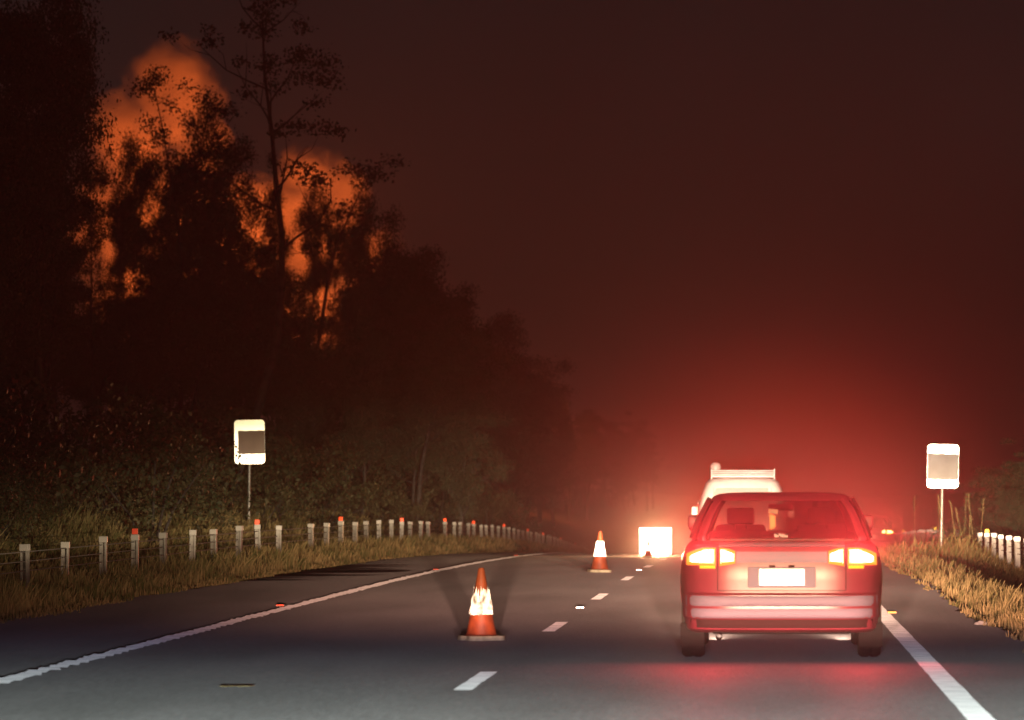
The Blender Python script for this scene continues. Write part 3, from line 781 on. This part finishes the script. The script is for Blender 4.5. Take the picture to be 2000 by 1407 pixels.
    bmesh.ops.delete(bm, geom=dl, context='VERTS'); from_bm('hair', bm, M['hair'], o, 60)
    return o
person((CX+.35, CARD+1.88, .50), 'driver seated behind the wheel of the maroon sedan, seen from behind')

# lamps of the red car: brake light thrown backwards on to its own boot, the road and the smoke
def back_red(cr, up=1.0, down=.02):  # beam shaped so the smoke above reddens more than the road
    def b(t, sep, em):
        x, y, z = sep.outputs
        v = mth(t, 'MAXIMUM', mth(t, 'MULTIPLY', y, -1.0), 0.0)
        upf = mth(t, 'ADD', mth(t, 'MULTIPLY', mth(t, 'MINIMUM', mth(t, 'MAXIMUM', mth(t, 'ADD', mth(t, 'MULTIPLY', z, 4.0), .5), 0.0), 1.0), up-down), down)
        v = mth(t, 'MULTIPLY', v, upf)
        cc = t.nodes.new('ShaderNodeCombineColor')
        for i in range(3): t.links.new(mth(t, 'MULTIPLY', v, cr[i]), cc.inputs[i])
        t.links.new(cc.outputs[0], em.inputs['Color'])
    return b
for sx in (-.64, .64):
    lamp_profile('brake_light', (CX+sx, CARD-.03, .86), 900, .05, back_red((1, .04, .045), 1, .13))
# its headlamps, which light what stands ahead
ahead = headlamp_beam(([(-8, (.0006, .0004, .0003)), (-3, (.003, .002, .0014)), (-1.0, (.018, .011, .008)), (-.5, (.06, .04, .026)), (-.1, (.14, .105, .07)), (.5, (.10, .08, .053)), (1.4, (.05, .04, .03)), (2.2, (.004, .003, .002)), (6, (0, 0, 0)), (8, (0, 0, 0))],
                      [(0, 1), (4, .9), (9, .25), (20, .03), (60, 0), (90, 0)]))
for sx in (-.6, .6):
    lamp_profile('headlamp', (CX+sx, CARD+4.75, .62), 1.8e6, .06, ahead)

# ---------------------------------------------------------------- white four-wheel drive ahead
VD = 88.0; vx = PX(1450, VD); vz = float(base(VD))
root = empty('four_wheel_drive', (vx, VD, vz)); tag(root, 'tall white four-wheel drive with a roof rack ahead of the maroon sedan', 'car')
VL = [(.42, .90, .12, 4.5, 9), (.55, .95, .0, 4.6, 9), (1.02, .96, .0, 4.55, 8), (1.10, .95, .02, 3.6, 8), (1.2, .93, .04, 3.3, 8), (1.45, .86, .10, 3.0, 8), (1.62, .80, .15, 2.8, 7), (1.70, .74, .22, 2.6, 6), (1.74, .62, .4, 2.4, 5)]
bm = bmesh.new(); stack(bm, VL, 80); from_bm('body', bm, M['white_paint'], root, 35)
patch('rear_window', VL, -.62, .62, lambda u: 1.18, lambda u: 1.52, .004, .01, mat('dark_glass', (.5, .48, .45), .2), root, 12, 4)
patch('bumper', VL, -.92, .92, lambda u: .46, lambda u: .64, .06, .02, M['steel'], root, 14, 3)
for sx in (-1, 1):
    a, b_ = sorted((sx*.58, sx*.70))
    patch('tail_lamp', VL, a, b_, lambda u: .60+.10*u, lambda u: .98-.06*u, .02, .02, M['van_lens'], root, 5, 4)
    bm = bmesh.new(); bx(bm, (sx*1.05, 3.0, PZ(1003, VD)-vz), (.16, .14, .26), .03); tube(bm, [(sx*.88, 3.05, 1.12), (sx*1.0, 3.0, 1.2)], .02, 6); from_bm('wing_mirror', bm, M['white_paint'], root, 50)
    for wy in (.9, 3.6):
        bt, br = bmesh.new(), bmesh.new(); wheel_mesh(bt, br, (sx*.80, wy, .38), .38, .24); w = from_bm('wheel', br, M['steel'], root, 40); from_bm('tyre', bt, M['tyre'], w, 40)
rack = empty('roof_rack', (0, 0, 0)); rack.parent = root
for z_ in (1.775, 1.81, 1.85, 1.89):
    bm = bmesh.new(); tube(bm, [(-.66, .45, z_), (.68, .45, z_)], .014, 8); tube(bm, [(-.66, 1.9, z_), (.68, 1.9, z_)], .014, 8); tube(bm, [(-.66, .45, z_), (-.66, 1.9, z_)], .014, 8); tube(bm, [(.68, .45, z_), (.68, 1.9, z_)], .014, 8)
    from_bm('rail', bm, M['white_paint'], rack, 60)
bm = bmesh.new(); 
for sx in (-.66, .68):
    for wy in (.45, 1.9): tube(bm, [(sx, wy, 1.70), (sx, wy, 1.93)], .016, 8)
from_bm('upright', bm, M['white_paint'], rack, 60)
bm = bmesh.new(); bx(bm, (.01, 1.17, 1.765), (1.3, 1.45, .02)); from_bm('deck', bm, M['white_paint'], rack)
bm = bmesh.new(); lathe(bm, [(.05, 0), (.06, .03), (.10, .05), (.115, .12), (.115, .2), (.09, .25), (.04, .275), (.0005, .28)], 24, (-.58, 1.0, 1.79)); from_bm('beacon', bm, mat('frosted_dome', (.75, .55, .5), .3), root, 60)
# its brake lamps, with beams shaped back and up to redden the smoke
for sx in (-.86, .86):
    lamp_profile('brake_light', (vx+sx, VD-.1, vz+.92), 1700, .08, back_red((1, .06, .03), 1, .05))

# ---------------------------------------------------------------- queue beyond the crest on the right
FD = 140.0; fx = PX(1700, FD)
far, _ = make_car('dark_car', 'dark car beyond the crest, tail lamps showing right of the sedan', (fx, FD, float(base(FD))-.12), M['far_dark'], near=False)
for sx in (-.64, .64):
    lamp_profile('brake_light', (fx+sx, FD-.1, float(base(FD))+.75), 3600, .08, back_red((1, .10, .03), 1, .05))

# ---------------------------------------------------------------- vegetation
def leaf_quads(rs, centres, rads, n_per, size, droop=.6, flat=.8):
    V = []; 
    for c, r in zip(centres, rads):
        n = max(8, int(n_per*r*r))
        d = rs.normal(size=(n, 3)); d /= np.linalg.norm(d, axis=1, keepdims=True)
        rr = r*rs.uniform(.02, 1, (n, 1))**.55*(1+.18*rs.normal(size=(n, 1)))
        p = c+d*rr*np.array([1, 1, flat])
        ax = rs.normal(size=(n, 3)); ax[:, 2] -= droop*2; ax /= np.linalg.norm(ax, axis=1, keepdims=True)
        sd = np.cross(ax, rs.normal(size=(n, 3))); sd /= np.linalg.norm(sd, axis=1, keepdims=True)
        L = size*rs.uniform(.6, 1.3, (n, 1)); w = L*.28
        V.append(np.stack([p-ax*L*.5, p+sd*w, p+ax*L*.5, p-sd*w], 1))
    V = np.concatenate(V); n = len(V); return V.reshape(-1, 3), np.arange(n*4).reshape(n, 4)
def tree_proto(seed, H, crown_lo, spread, n_br, clump, sparse=1.0, leaf=.20, trunk_r=.2):
    rs = np.random.default_rng(seed); random.seed(seed)
    root = empty('gum_tree')
    bm = bmesh.new(); tips = []
    tr = [Vector((0, 0, -.6))]; p = Vector((0, 0, 0)); d = Vector((rs.normal()*.05, rs.normal()*.05, 1))
    nseg = 9
    for k in range(nseg):
        tr.append(p.copy()); d = (d+Vector((rs.normal()*.09, rs.normal()*.09, .25))).normalized(); p = p+d*(H*.9/nseg)
    tr.append(p.copy())
    tube(bm, tr, [trunk_r*1.35]+[trunk_r*(1-.86*k/nseg) for k in range(nseg+1)], 8)
    tips.append(p)
    for b_ in range(n_br):
        f = crown_lo+(1-crown_lo)*(b_+.5*rs.uniform())/n_br
        z = f*H*.88; k = min(nseg-1, int(f*nseg)); s0 = tr[k+1].lerp(tr[min(k+2, nseg+1)], rs.uniform())
        az = b_*2.4+rs.normal()*.4; L = spread*(1.15-.75*(f-crown_lo)/(1-crown_lo))*rs.uniform(.6, 1.15)
        dirv = Vector((math.cos(az), math.sin(az), rs.uniform(.25, 1.0))).normalized()
        q = s0.copy(); pts_ = [q.copy()]
        for j in range(4):
            dirv = (dirv+Vector((rs.normal()*.22, rs.normal()*.22, .16))).normalized(); q = q+dirv*L/4; pts_.append(q.copy())
        r0 = trunk_r*.42*(1.1-f*.7)
        tube(bm, pts_, [r0, r0*.8, r0*.6, r0*.4, r0*.18], 5, caps=False)
        tips.append(q)
        for tw in range(2):
            s1 = pts_[2+tw]; dv = (dirv+Vector(rs.normal(size=3))*.7).normalized(); e_ = s1+dv*L*.42
            tube(bm, [s1, s1.lerp(e_, .5)+Vector(rs.normal(size=3))*.08, e_], [r0*.4, r0*.25, r0*.1], 4, caps=False); tips.append(e_)
    from_bm('trunk', bm, M['bark'], root, 50)
    cs = []; rad = []
    for tp in tips:
        for _ in range(max(1, int(round(rs.uniform(.6, 2.4)*sparse)))):
            cs.append(np.array(tp)+rs.normal(size=3)*clump*.55); rad.append(clump*rs.uniform(.5, 1.15))
    V, Fc = leaf_quads(rs, cs, rad, 420, leaf*.72, flat=.66)
    from_np('crown', V, Fc, M['leaf'], root)
    top = V[:, 2].max(); root['h'] = float(top); root['cx'] = float(V[:, 0].mean()); root['cy'] = float(V[:, 1].mean())
    return root
def shrub_proto(seed, R, H, n, leaf, m='shrub'):
    rs = np.random.default_rng(seed); root = empty('shrub')
    bm = bmesh.new(); cs = []; rad = []
    for k in range(n):
        a = rs.uniform(0, 2*PI); rr = R*math.sqrt(rs.uniform())*.8; z = H*rs.uniform(.15, .95)*(1-.45*(rr/R)**2)
        cs.append(np.array((rr*math.cos(a), rr*math.sin(a), z))); rad.append(.24*H*rs.uniform(.3, 1))
        if k < 7: tube(bm, [(0, 0, -.2), (rr*.4*math.cos(a), rr*.4*math.sin(a), z*.5), tuple(cs[-1])], [.05, .03, .01], 5, caps=False)
    from_bm('stem', bm, M['bark'], root, 60)
    V, Fc = leaf_quads(rs, cs, rad, 420, leaf, droop=-.2)
    from_np('foliage', V, Fc, M[m], root); root['h'] = float(V[:, 2].max())
    return root

P_ = {
    'dense1': tree_proto(1, 15, .30, 3.4, 15, 1.15), 'dense2': tree_proto(2, 15, .36, 3.0, 14, 1.2), 'dense3': tree_proto(3, 13, .22, 3.6, 16, 1.2),
    'open1': tree_proto(4, 16, .50, 2.8, 12, .9, .9), 'open2': tree_proto(5, 16, .55, 3.2, 11, .85, .8),
    'tuft': tree_proto(6, 14, .86, .7, 5, .5, .8, .15, .09), 'sparse': tree_proto(8, 17, .50, 3.6, 13, .55, .6, .18, .16),
}
SH = [shrub_proto(20, 1.7, 2.4, 26, .11), shrub_proto(21, 2.2, 3.2, 30, .12), shrub_proto(22, 1.3, 1.7, 22, .09)]
used = set()
def put(proto, x, y, topz, label, group, name=None, cat='tree', sc_xy=None, rz=None, kind=None):
    src = proto
    o = copy_tree(src) if src.name in used else src
    used.add(src.name)
    gz = float(ground(x, y))
    s = (topz-gz)/src['h']
    sxy = (s if sc_xy is None else s*sc_xy)
    rz = random.uniform(0, 6.28) if rz is None else rz
    cx_, cy_ = src.get('cx', 0), src.get('cy', 0)
    x -= sxy*(cx_*math.cos(rz)-cy_*math.sin(rz)); y -= sxy*(cx_*math.sin(rz)+cy_*math.cos(rz))
    gz2 = float(ground(x, y)); s = (topz-gz2)/src['h']
    o.location = (x, y, gz2-.05); o.scale = (sxy, sxy, s); o.rotation_euler = (0, 0, rz)
    if name: o.name = name
    for k_ in ('label', 'category', 'group'):
        if k_ in o: del o[k_]
    tag(o, label, cat, group)
    return o
random.seed(77)
def tree_px(kind, px, topy, D, label, group, w=None, rz=None):
    return put(P_[kind], PX(px, D), D, PZ(topy, D), label, group, sc_xy=w, rz=rz)
NEARL = 'tall dark gum tree at the left edge of the photo'
# dark left mass
for a in [('dense1', 0, -120, 100), ('dense2', 80, -60, 106), ('dense3', -60, 60, 98), ('dense1', 40, 160, 118), ('dense2', 110, 330, 112), ('dense3', 20, 420, 104)]:
    tree_px(*a, NEARL, 'tall gums at the left edge', .72)
tree_px('open1', 130, 15, 122, 'open crowned gum right of the left edge mass, reaching the top', 'tall gums at the left edge', .6)
tree_px('open2', 175, 300, 140, 'ragged gum at the left end of the glowing smoke', 'gums in front of the glow', .5)
tree_px('tuft', 305, 118, 158, 'slim gum with one small round tuft against the largest glow', 'gums in front of the glow')
tree_px('tuft', 405, 168, 172, 'small topped gum under the right half of the largest glow', 'gums in front of the glow', 1.3)
tree_px('dense3', 360, 205, 170, 'broad gum under the largest glow', 'gums in front of the glow', .62)
tree_px('dense2', 275, 245, 176, 'leafy gum left of the broad one under the glow', 'gums in front of the glow', .45)
tree_px('dense1', 445, 190, 182, 'dense gum right of the broad one, between the glowing patches', 'gums in front of the glow', .62)
tree_px('sparse', 545, -40, 138, 'tall bare-limbed gum rising above its neighbours with loose tufts', 'gums in front of the glow', 1.1, rz=2.6)
tree_px('dense1', 532, 285, 186, 'round headed gum left of the smaller glow', 'gums in front of the glow', .34)
tree_px('dense2', 610, 345, 195, 'gum below the smaller glowing patch', 'gums in front of the glow', .42)
tree_px('tuft', 708, 298, 190, 'small tufted gum at the right end of the smaller glow', 'gums in front of the glow', 1.5)
tree_px('dense3', 690, 350, 205, 'ragged gum at the right end of the smaller glow', 'gums in front of the glow', .36)
tree_px('dense3', 752, 390, 212, 'bushy gum where the tree line starts down to the right', 'gums in front of the glow', .45)
tree_px('dense2', 232, 335, 166, 'short leafy gum under the left end of the glow', 'gums in front of the glow', .4)
tree_px('dense1', 330, 290, 172, 'full dark gum in the middle of the glow', 'gums in front of the glow', .5)
tree_px('dense3', 478, 400, 180, 'low dark gum between the two glows', 'gums in front of the glow', .42)
tree_px('open1', 655, 400, 200, 'leafy gum hiding the foot of the smaller glow', 'gums in front of the glow', .32)
tree_px('dense1', 400, 330, 178, 'dark gum under the right half of the largest glow', 'gums in front of the glow', .5)
sil = [(800, 425), (850, 490), (905, 545), (960, 600), (1010, 655), (1055, 690), (1100, 778), (1150, 795), (1195, 800), (1240, 815), (1268, 850)]
MID = 'dark gum tree in the row sloping down to the right'
for k, (px, ty) in enumerate(sil):
    Wd = 21 if k < 7 else 24
    D_ = min(F*Wd/(1490-px), 760)
    put(P_[['dense1', 'dense3', 'open1', 'dense2'][k % 4]], PX(px, D_), D_, PZ(ty, D_), MID, 'gums sloping down to the right', sc_xy=1.0)
    for q in range(3):
        pp = px-random.uniform(0, 60); D2 = D_*random.uniform(.82, .98)
        put(P_[['dense2', 'dense1', 'dense3'][(k+q) % 3]], PX(pp, D2), D2, PZ(ty+random.uniform(35, 150)*(1 if k < 7 else .35), D2), MID, 'gums sloping down to the right', sc_xy=1.1)
LOW = 'dark low gum in the understorey behind the left verge'
for k in range(34):
    px = 20+k*27+random.uniform(-14, 14); D_ = random.uniform(125, 185)
    ty = 470+random.uniform(0, 190)+max(0, (px-600)*.42)
    if 555 < px < 700: ty = max(ty, 655)
    put(P_[random.choice(['dense1', 'dense2', 'dense3', 'open1'])], PX(px, D_), D_, PZ(ty, D_), LOW, 'understorey gums', sc_xy=1.15)
LOWS = 'leafy shrub on the slope behind the left barrier'
for k in range(110):
    D_ = random.uniform(70, 210); x = -random.uniform(11.6, 12.6+.065*D_)
    hgt = random.uniform(1.4, 3.2)
    if 455 < 1490+F*x/D_ < 525 and D_ < 99: hgt = .75
    put(SH[k % 3], x, D_, float(ground(x, D_))+hgt, LOWS, 'shrubs behind the left barrier', cat='shrub')
for k in range(22):
    D_ = 56+k*1.4; x = -(11.7+random.uniform(0, 1.6)+max(0, .18*D_-11.5)*random.uniform(0, 1))
    put(SH[k % 3], x, D_, float(ground(x, D_))+random.uniform(1.0, 2.0), LOWS, 'shrubs behind the left barrier', cat='shrub')
random.seed(31)
RT = 'dark tree in the clump at the right edge of the photo'
for px, ty, D_ in [(1990, 875, 122), (1948, 905, 128), (1912, 940, 126), (1975, 935, 116), (2030, 850, 118), (1893, 975, 132), (1940, 985, 120), (2010, 960, 112)]:
    put(P_[random.choice(['dense1', 'dense3'])], PX(px, D_), D_, PZ(ty, D_), RT, 'clump at the right edge', sc_xy=1.5)
for px, ty, D_ in [(1878, 1000, 112), (1862, 1012, 118), (1895, 1018, 108)]:
    put(SH[1], PX(px, D_), D_, PZ(ty, D_), 'thin shrub in the tall grass beside the right sign', 'shrubs beside the right sign', cat='shrub')
for pr in list(P_.values())+SH:
    if pr.name not in used and pr.name.split('.')[0] in ('gum_tree', 'shrub') and 'category' not in pr:
        for ch in list(pr.children): bpy.data.objects.remove(ch)
        bpy.data.objects.remove(pr)

# grass: blades scattered on both verges
def grass(name, n, xr, yr, hf, m, seed, label, edge=None, wf=.012):
    rs = np.random.default_rng(seed)
    y = yr[0]*(yr[1]/yr[0])**rs.uniform(0, 1, n); x = rs.uniform(xr[0], xr[1], n)
    # tussocks
    tcx = np.round(x/.45)*.45; tcy = np.round(y/.6)*.6
    k = rs.uniform(0, .75, n); x = x+(tcx-x)*k*.8; y = y+(tcy-y)*k*.8
    h = hf(x, y, rs); keep = h > .01
    x, y, h = x[keep], y[keep], h[keep]; n = len(x)
    z = ground(x, y)
    w = wf*np.clip(y/60, .7, 3)*rs.uniform(.6, 1.3, n)
    a = rs.uniform(-.7, .7, n); dx = np.cos(a)*w; dy = np.sin(a)*w
    lx = rs.normal(0, .22, n)*h+.06*h; ly_ = rs.normal(0, .2, n)*h
    B0 = np.stack([x-dx, y-dy, z-.03], -1); B1 = np.stack([x+dx, y+dy, z-.03], -1)
    m0 = np.stack([x-dx*.7+lx*.35, y-dy*.7+ly_*.35, z+h*.6], -1); m1 = np.stack([x+dx*.7+lx*.35, y+dy*.7+ly_*.35, z+h*.6], -1)
    T0 = np.stack([x+lx-dx*.12, y+ly_, z+h], -1); T1 = np.stack([x+lx+dx*.12, y+ly_, z+h*.985], -1)
    V = np.stack([B0, B1, m1, m0, T1, T0], 1).reshape(-1, 3); i = np.arange(n)*6
    Fc = np.concatenate([np.stack([i, i+1, i+2, i+3], -1), np.stack([i+3, i+2, i+4, i+5], -1)])
    tag(from_np(name, V, Fc, m), label, 'grass', kind='stuff')
def vn(x, y, s, o=0): return .5+.25*np.sin(x*s*1.7+o+1.3*np.sin(y*s*.9))+.25*np.sin(y*s*1.1+o*2+1.7*np.sin(x*s*1.3))
def hl(x, y, rs):
    w = -x; e_ = 8.05+.25*np.sin(y*.11+3.1)*-1
    h = .10+.14*sstep(8.0, 8.6, w)+.15*sstep(9.6, 12, w)
    h = h*(.45+.9*vn(x, y, 1.1))*rs.uniform(.5, 1.3, len(x))
    return np.where(w > 8.0+.12*np.sin(y*1.3)+.1*np.sin(y*.37), h, 0)
grass('grass', 150000, (-17, -7.8), (42, 260), hl, M['grass'], 9, 'dry grass on the left verge and the slope behind the posts')
def hr(x, y, rs):
    h = .10+.14*sstep(2.4, 3.0, x)-.11*sstep(3.3, 4.0, x)
    tuft = np.exp(-((x-PX(1862, 95))/.9)**2-((y-96)/9)**2)
    h = (h+.62*tuft)*(.5+.8*vn(x, y, 1.3, 2))*rs.uniform(.5, 1.3, len(x))
    return np.where(x > 2.38+.12*np.sin(y*1.7)+.08*np.sin(y*.5), h*.85, 0)
grass('grass', 90000, (2.25, 9), (34, 200), hr, M['grass_right'], 10, 'dry golden grass on the right verge')
# a few tall seed stalks by the right sign
rs = np.random.default_rng(4)
for k in range(9):
    x = PX(rs.uniform(1788, 1880), 100); y = 96+rs.uniform(-8, 12); gz = float(ground(x, y)); hh = rs.uniform(1.0, 1.75)
    bm = bmesh.new(); ln = rs.normal()*.12
    tube(bm, [(0, 0, -.03), (ln*.3, 0, hh*.5), (ln, .02, hh)], [.006, .005, .004], 5)
    for j in range(9):
        zz = hh*(.78+.22*j/9); tube(bm, [(ln*zz/hh, .0, zz), (ln*zz/hh+rs.normal()*.035, rs.normal()*.02, zz+.05)], [.006, .003], 4)
    tag(from_bm('grass_stalk', bm, M['grass'], loc=(x, y, gz)), 'tall thin seed stalk in the grass beside the right sign', 'grass stalk', 'seed stalks beside the right sign')

# ---------------------------------------------------------------- fire-lit smoke beyond the trees
def plume(name, blobs, D, dens, label, seed):
    """billows of smoke: one closed hull, density swelling around each puff's centre and thinning out to nothing at its edge"""
    mb = bmesh.new(); cen = []
    for px, py, rpx, dy in blobs:
        r = rpx*D/F; c = Vector((PX(px, D), D+dy, PZ(py, D))); cen.append((c, r))
        bmesh.ops.create_icosphere(mb, subdivisions=3, radius=r*1.25, matrix=Matrix.Translation(c))
    m = bpy.data.materials.new('smoke_'+name); m.use_nodes = True; t = m.node_tree; t.nodes.remove(t.nodes['Principled BSDF'])
    v = t.nodes.new('ShaderNodeVolumePrincipled'); v.inputs['Color'].default_value = (.9, .8, .75, 1)
    tc = t.nodes.new('ShaderNodeTexCoord'); nz = t.nodes.new('ShaderNodeTexNoise'); nz.inputs['Scale'].default_value = .13; nz.inputs['Detail'].default_value = 5
    t.links.new(tc.outputs['Object'], nz.inputs['Vector'])
    wob = t.nodes.new('ShaderNodeVectorMath'); wob.operation = 'MULTIPLY_ADD'; wob.inputs[1].default_value = (11, 11, 11)
    sub = t.nodes.new('ShaderNodeVectorMath'); sub.operation = 'ADD'; sub.inputs[1].default_value = (-5.5, -5.5, -5.5)
    t.links.new(nz.outputs['Color'], wob.inputs[0]); t.links.new(tc.outputs['Object'], wob.inputs[2]); t.links.new(wob.outputs[0], sub.inputs[0])
    best = None
    for c, r in cen:
        d = t.nodes.new('ShaderNodeVectorMath'); d.operation = 'DISTANCE'; d.inputs[1].default_value = c; t.links.new(sub.outputs[0], d.inputs[0])
        q = mth(t, 'SUBTRACT', 1.0, mth(t, 'DIVIDE', d.outputs['Value'], r*1.12))
        best = q if best is None else mth(t, 'SMOOTH_MAX', best, q, .15)
    n4 = t.nodes.new('ShaderNodeTexNoise'); n4.inputs['Scale'].default_value = .33; n4.inputs['Detail'].default_value = 5; n4.inputs['Roughness'].default_value = .6
    t.links.new(tc.outputs['Object'], n4.inputs['Vector'])
    best = mth(t, 'ADD', best, mth(t, 'MULTIPLY', mth(t, 'SUBTRACT', n4.outputs['Fac'], .53), 2.0))
    dn = mth(t, 'MULTIPLY', mth(t, 'MINIMUM', mth(t, 'MAXIMUM', mth(t, 'MULTIPLY', best, 1.8), 0.0), 1.0), dens)
    t.links.new(dn, v.inputs['Density'])
    t.links.new(v.outputs[0], t.nodes['Material Output'].inputs['Volume'])
    o = from_bm('smoke_plume', mb, m)
    md = o.modifiers.new('r', 'REMESH'); md.mode = 'VOXEL'; md.voxel_size = .5
    dg = bpy.context.evaluated_depsgraph_get(); dg.update()
    o.data = bpy.data.meshes.new_from_object(o.evaluated_get(dg)); o.modifiers.clear()
    tag(o, label, 'smoke', kind='stuff')
    return o
PD = 430
plume('left', [(340, 176, 92, 0), (275, 275, 92, -3), (375, 300, 70, 3), (250, 420, 120, 0), (380, 460, 110, 4), (480, 400, 60, 0), (470, 510, 90, 0), (300, 600, 150, 0)], PD, .15, 'glowing orange smoke billowing above the trees, largest patch', 1)
plume('right', [(605, 352, 66, 0), (668, 385, 55, 0), (600, 470, 110, 0), (700, 520, 90, 3), (560, 600, 130, 0), (650, 640, 110, 0)], PD+8, .15, 'glowing orange smoke low behind the gums, smaller right patch', 2)
def fire_dir(t, sep, em):
    # unseen fire lamps before the smoke; beam cut towards the road to keep haze dark
    x, y, z = sep.outputs
    v = mth(t, 'POWER', mth(t, 'MAXIMUM', y, 0.0), .5)
    cc = t.nodes.new('ShaderNodeCombineColor')
    for i in range(3): t.links.new(mth(t, 'MULTIPLY', v, (1, .17, .028)[i]), cc.inputs[i])
    t.links.new(cc.outputs[0], em.inputs['Color'])
for px, py, pw in ((335, 340, .40), (640, 400, 2.0), (250, 480, .40), (480, 520, .5), (640, 600, .8)):
    lamp_profile('fire', (PX(px, PD-12), PD-14, PZ(py, PD-12)), 4.5e4*pw, 3, fire_dir)
# smoke added low over the road to tighten the red glow there
bm = bmesh.new(); bmesh.ops.create_icosphere(bm, subdivisions=5, radius=1)
SMC = Vector((PX(1500, 112), 112, -.6)); SMR = Vector((7.5, 20, 7.0))
for v in bm.verts: v.co = Vector((v.co.x*SMR.x, v.co.y*SMR.y, v.co.z*SMR.z))+SMC
m = bpy.data.materials.new('low_smoke'); m.use_nodes = True; t = m.node_tree; t.nodes.remove(t.nodes['Principled BSDF'])
v = t.nodes.new('ShaderNodeVolumePrincipled'); v.inputs['Color'].default_value = (.85, .8, .8, 1); v.inputs['Anisotropy'].default_value = .55
tc = t.nodes.new('ShaderNodeTexCoord')
a_ = t.nodes.new('ShaderNodeVectorMath'); a_.operation = 'SUBTRACT'; a_.inputs[1].default_value = SMC; t.links.new(tc.outputs['Object'], a_.inputs[0])
d_ = t.nodes.new('ShaderNodeVectorMath'); d_.operation = 'DIVIDE'; d_.inputs[1].default_value = SMR; t.links.new(a_.outputs[0], d_.inputs[0])
l_ = t.nodes.new('ShaderNodeVectorMath'); l_.operation = 'LENGTH'; t.links.new(d_.outputs[0], l_.inputs[0])
nz = t.nodes.new('ShaderNodeTexNoise'); nz.inputs['Scale'].default_value = .22; nz.inputs['Detail'].default_value = 2; t.links.new(tc.outputs['Object'], nz.inputs['Vector'])
dd = mth(t, 'POWER', mth(t, 'MAXIMUM', mth(t, 'SUBTRACT', 1.0, l_.outputs['Value']), 0.0), 1.6)
t.links.new(mth(t, 'MULTIPLY', dd, mth(t, 'MULTIPLY_ADD', nz.outputs['Fac'], .20, .005)), v.inputs['Density'])
t.links.new(v.outputs[0], t.nodes['Material Output'].inputs['Volume'])
tag(from_bm('smoke_drift', bm, m), 'red lit smoke drifting low over the road behind the vehicles', 'smoke', kind='stuff')

def puff(name, cen, rad, dens, label, g=.3):
    bm = bmesh.new(); bmesh.ops.create_icosphere(bm, subdivisions=5, radius=1)
    cen = Vector(cen); rad = Vector(rad)
    for v in bm.verts: v.co = Vector((v.co.x*rad.x, v.co.y*rad.y, v.co.z*rad.z))+cen
    m = bpy.data.materials.new(name); m.use_nodes = True; t = m.node_tree; t.nodes.remove(t.nodes['Principled BSDF'])
    v = t.nodes.new('ShaderNodeVolumePrincipled'); v.inputs['Color'].default_value = (.9, .88, .88, 1); v.inputs['Anisotropy'].default_value = g
    tc = t.nodes.new('ShaderNodeTexCoord')
    a_ = t.nodes.new('ShaderNodeVectorMath'); a_.operation = 'SUBTRACT'; a_.inputs[1].default_value = cen; t.links.new(tc.outputs['Object'], a_.inputs[0])
    d_ = t.nodes.new('ShaderNodeVectorMath'); d_.operation = 'DIVIDE'; d_.inputs[1].default_value = rad; t.links.new(a_.outputs[0], d_.inputs[0])
    l_ = t.nodes.new('ShaderNodeVectorMath'); l_.operation = 'LENGTH'; t.links.new(d_.outputs[0], l_.inputs[0])
    dd = mth(t, 'POWER', mth(t, 'MAXIMUM', mth(t, 'SUBTRACT', 1.0, l_.outputs['Value']), 0.0), 1.3)
    t.links.new(mth(t, 'MULTIPLY', dd, dens), v.inputs['Density'])
    t.links.new(v.outputs[0], t.nodes['Material Output'].inputs['Volume'])
    tag(from_bm(name, bm, m), label, 'smoke', kind='stuff')
puff('exhaust_smoke', (CX-.1, CARD-.6, 1.15), (3.4, 3.6, 2.6), .027, 'thin exhaust and smoke glowing red round the back of the maroon sedan')  # added puff stands in for the lens bloom of the brake lamps

# ---------------------------------------------------------------- haze
bm = bmesh.new(); bx(bm, (-60, 748, 32), (640, 1516, 82))
m = bpy.data.materials.new('haze'); m.use_nodes = True; t = m.node_tree; t.nodes.remove(t.nodes['Principled BSDF'])
v = t.nodes.new('ShaderNodeVolumePrincipled'); v.inputs['Density'].default_value = HAZE; v.inputs['Color'].default_value = (.8, .72, .7, 1)
v.inputs['Anisotropy'].default_value = .55
t.links.new(v.outputs[0], t.nodes['Material Output'].inputs['Volume'])
tag(from_bm('haze', bm, m), 'thin smoke haze hanging over the whole road', 'haze', kind='stuff')
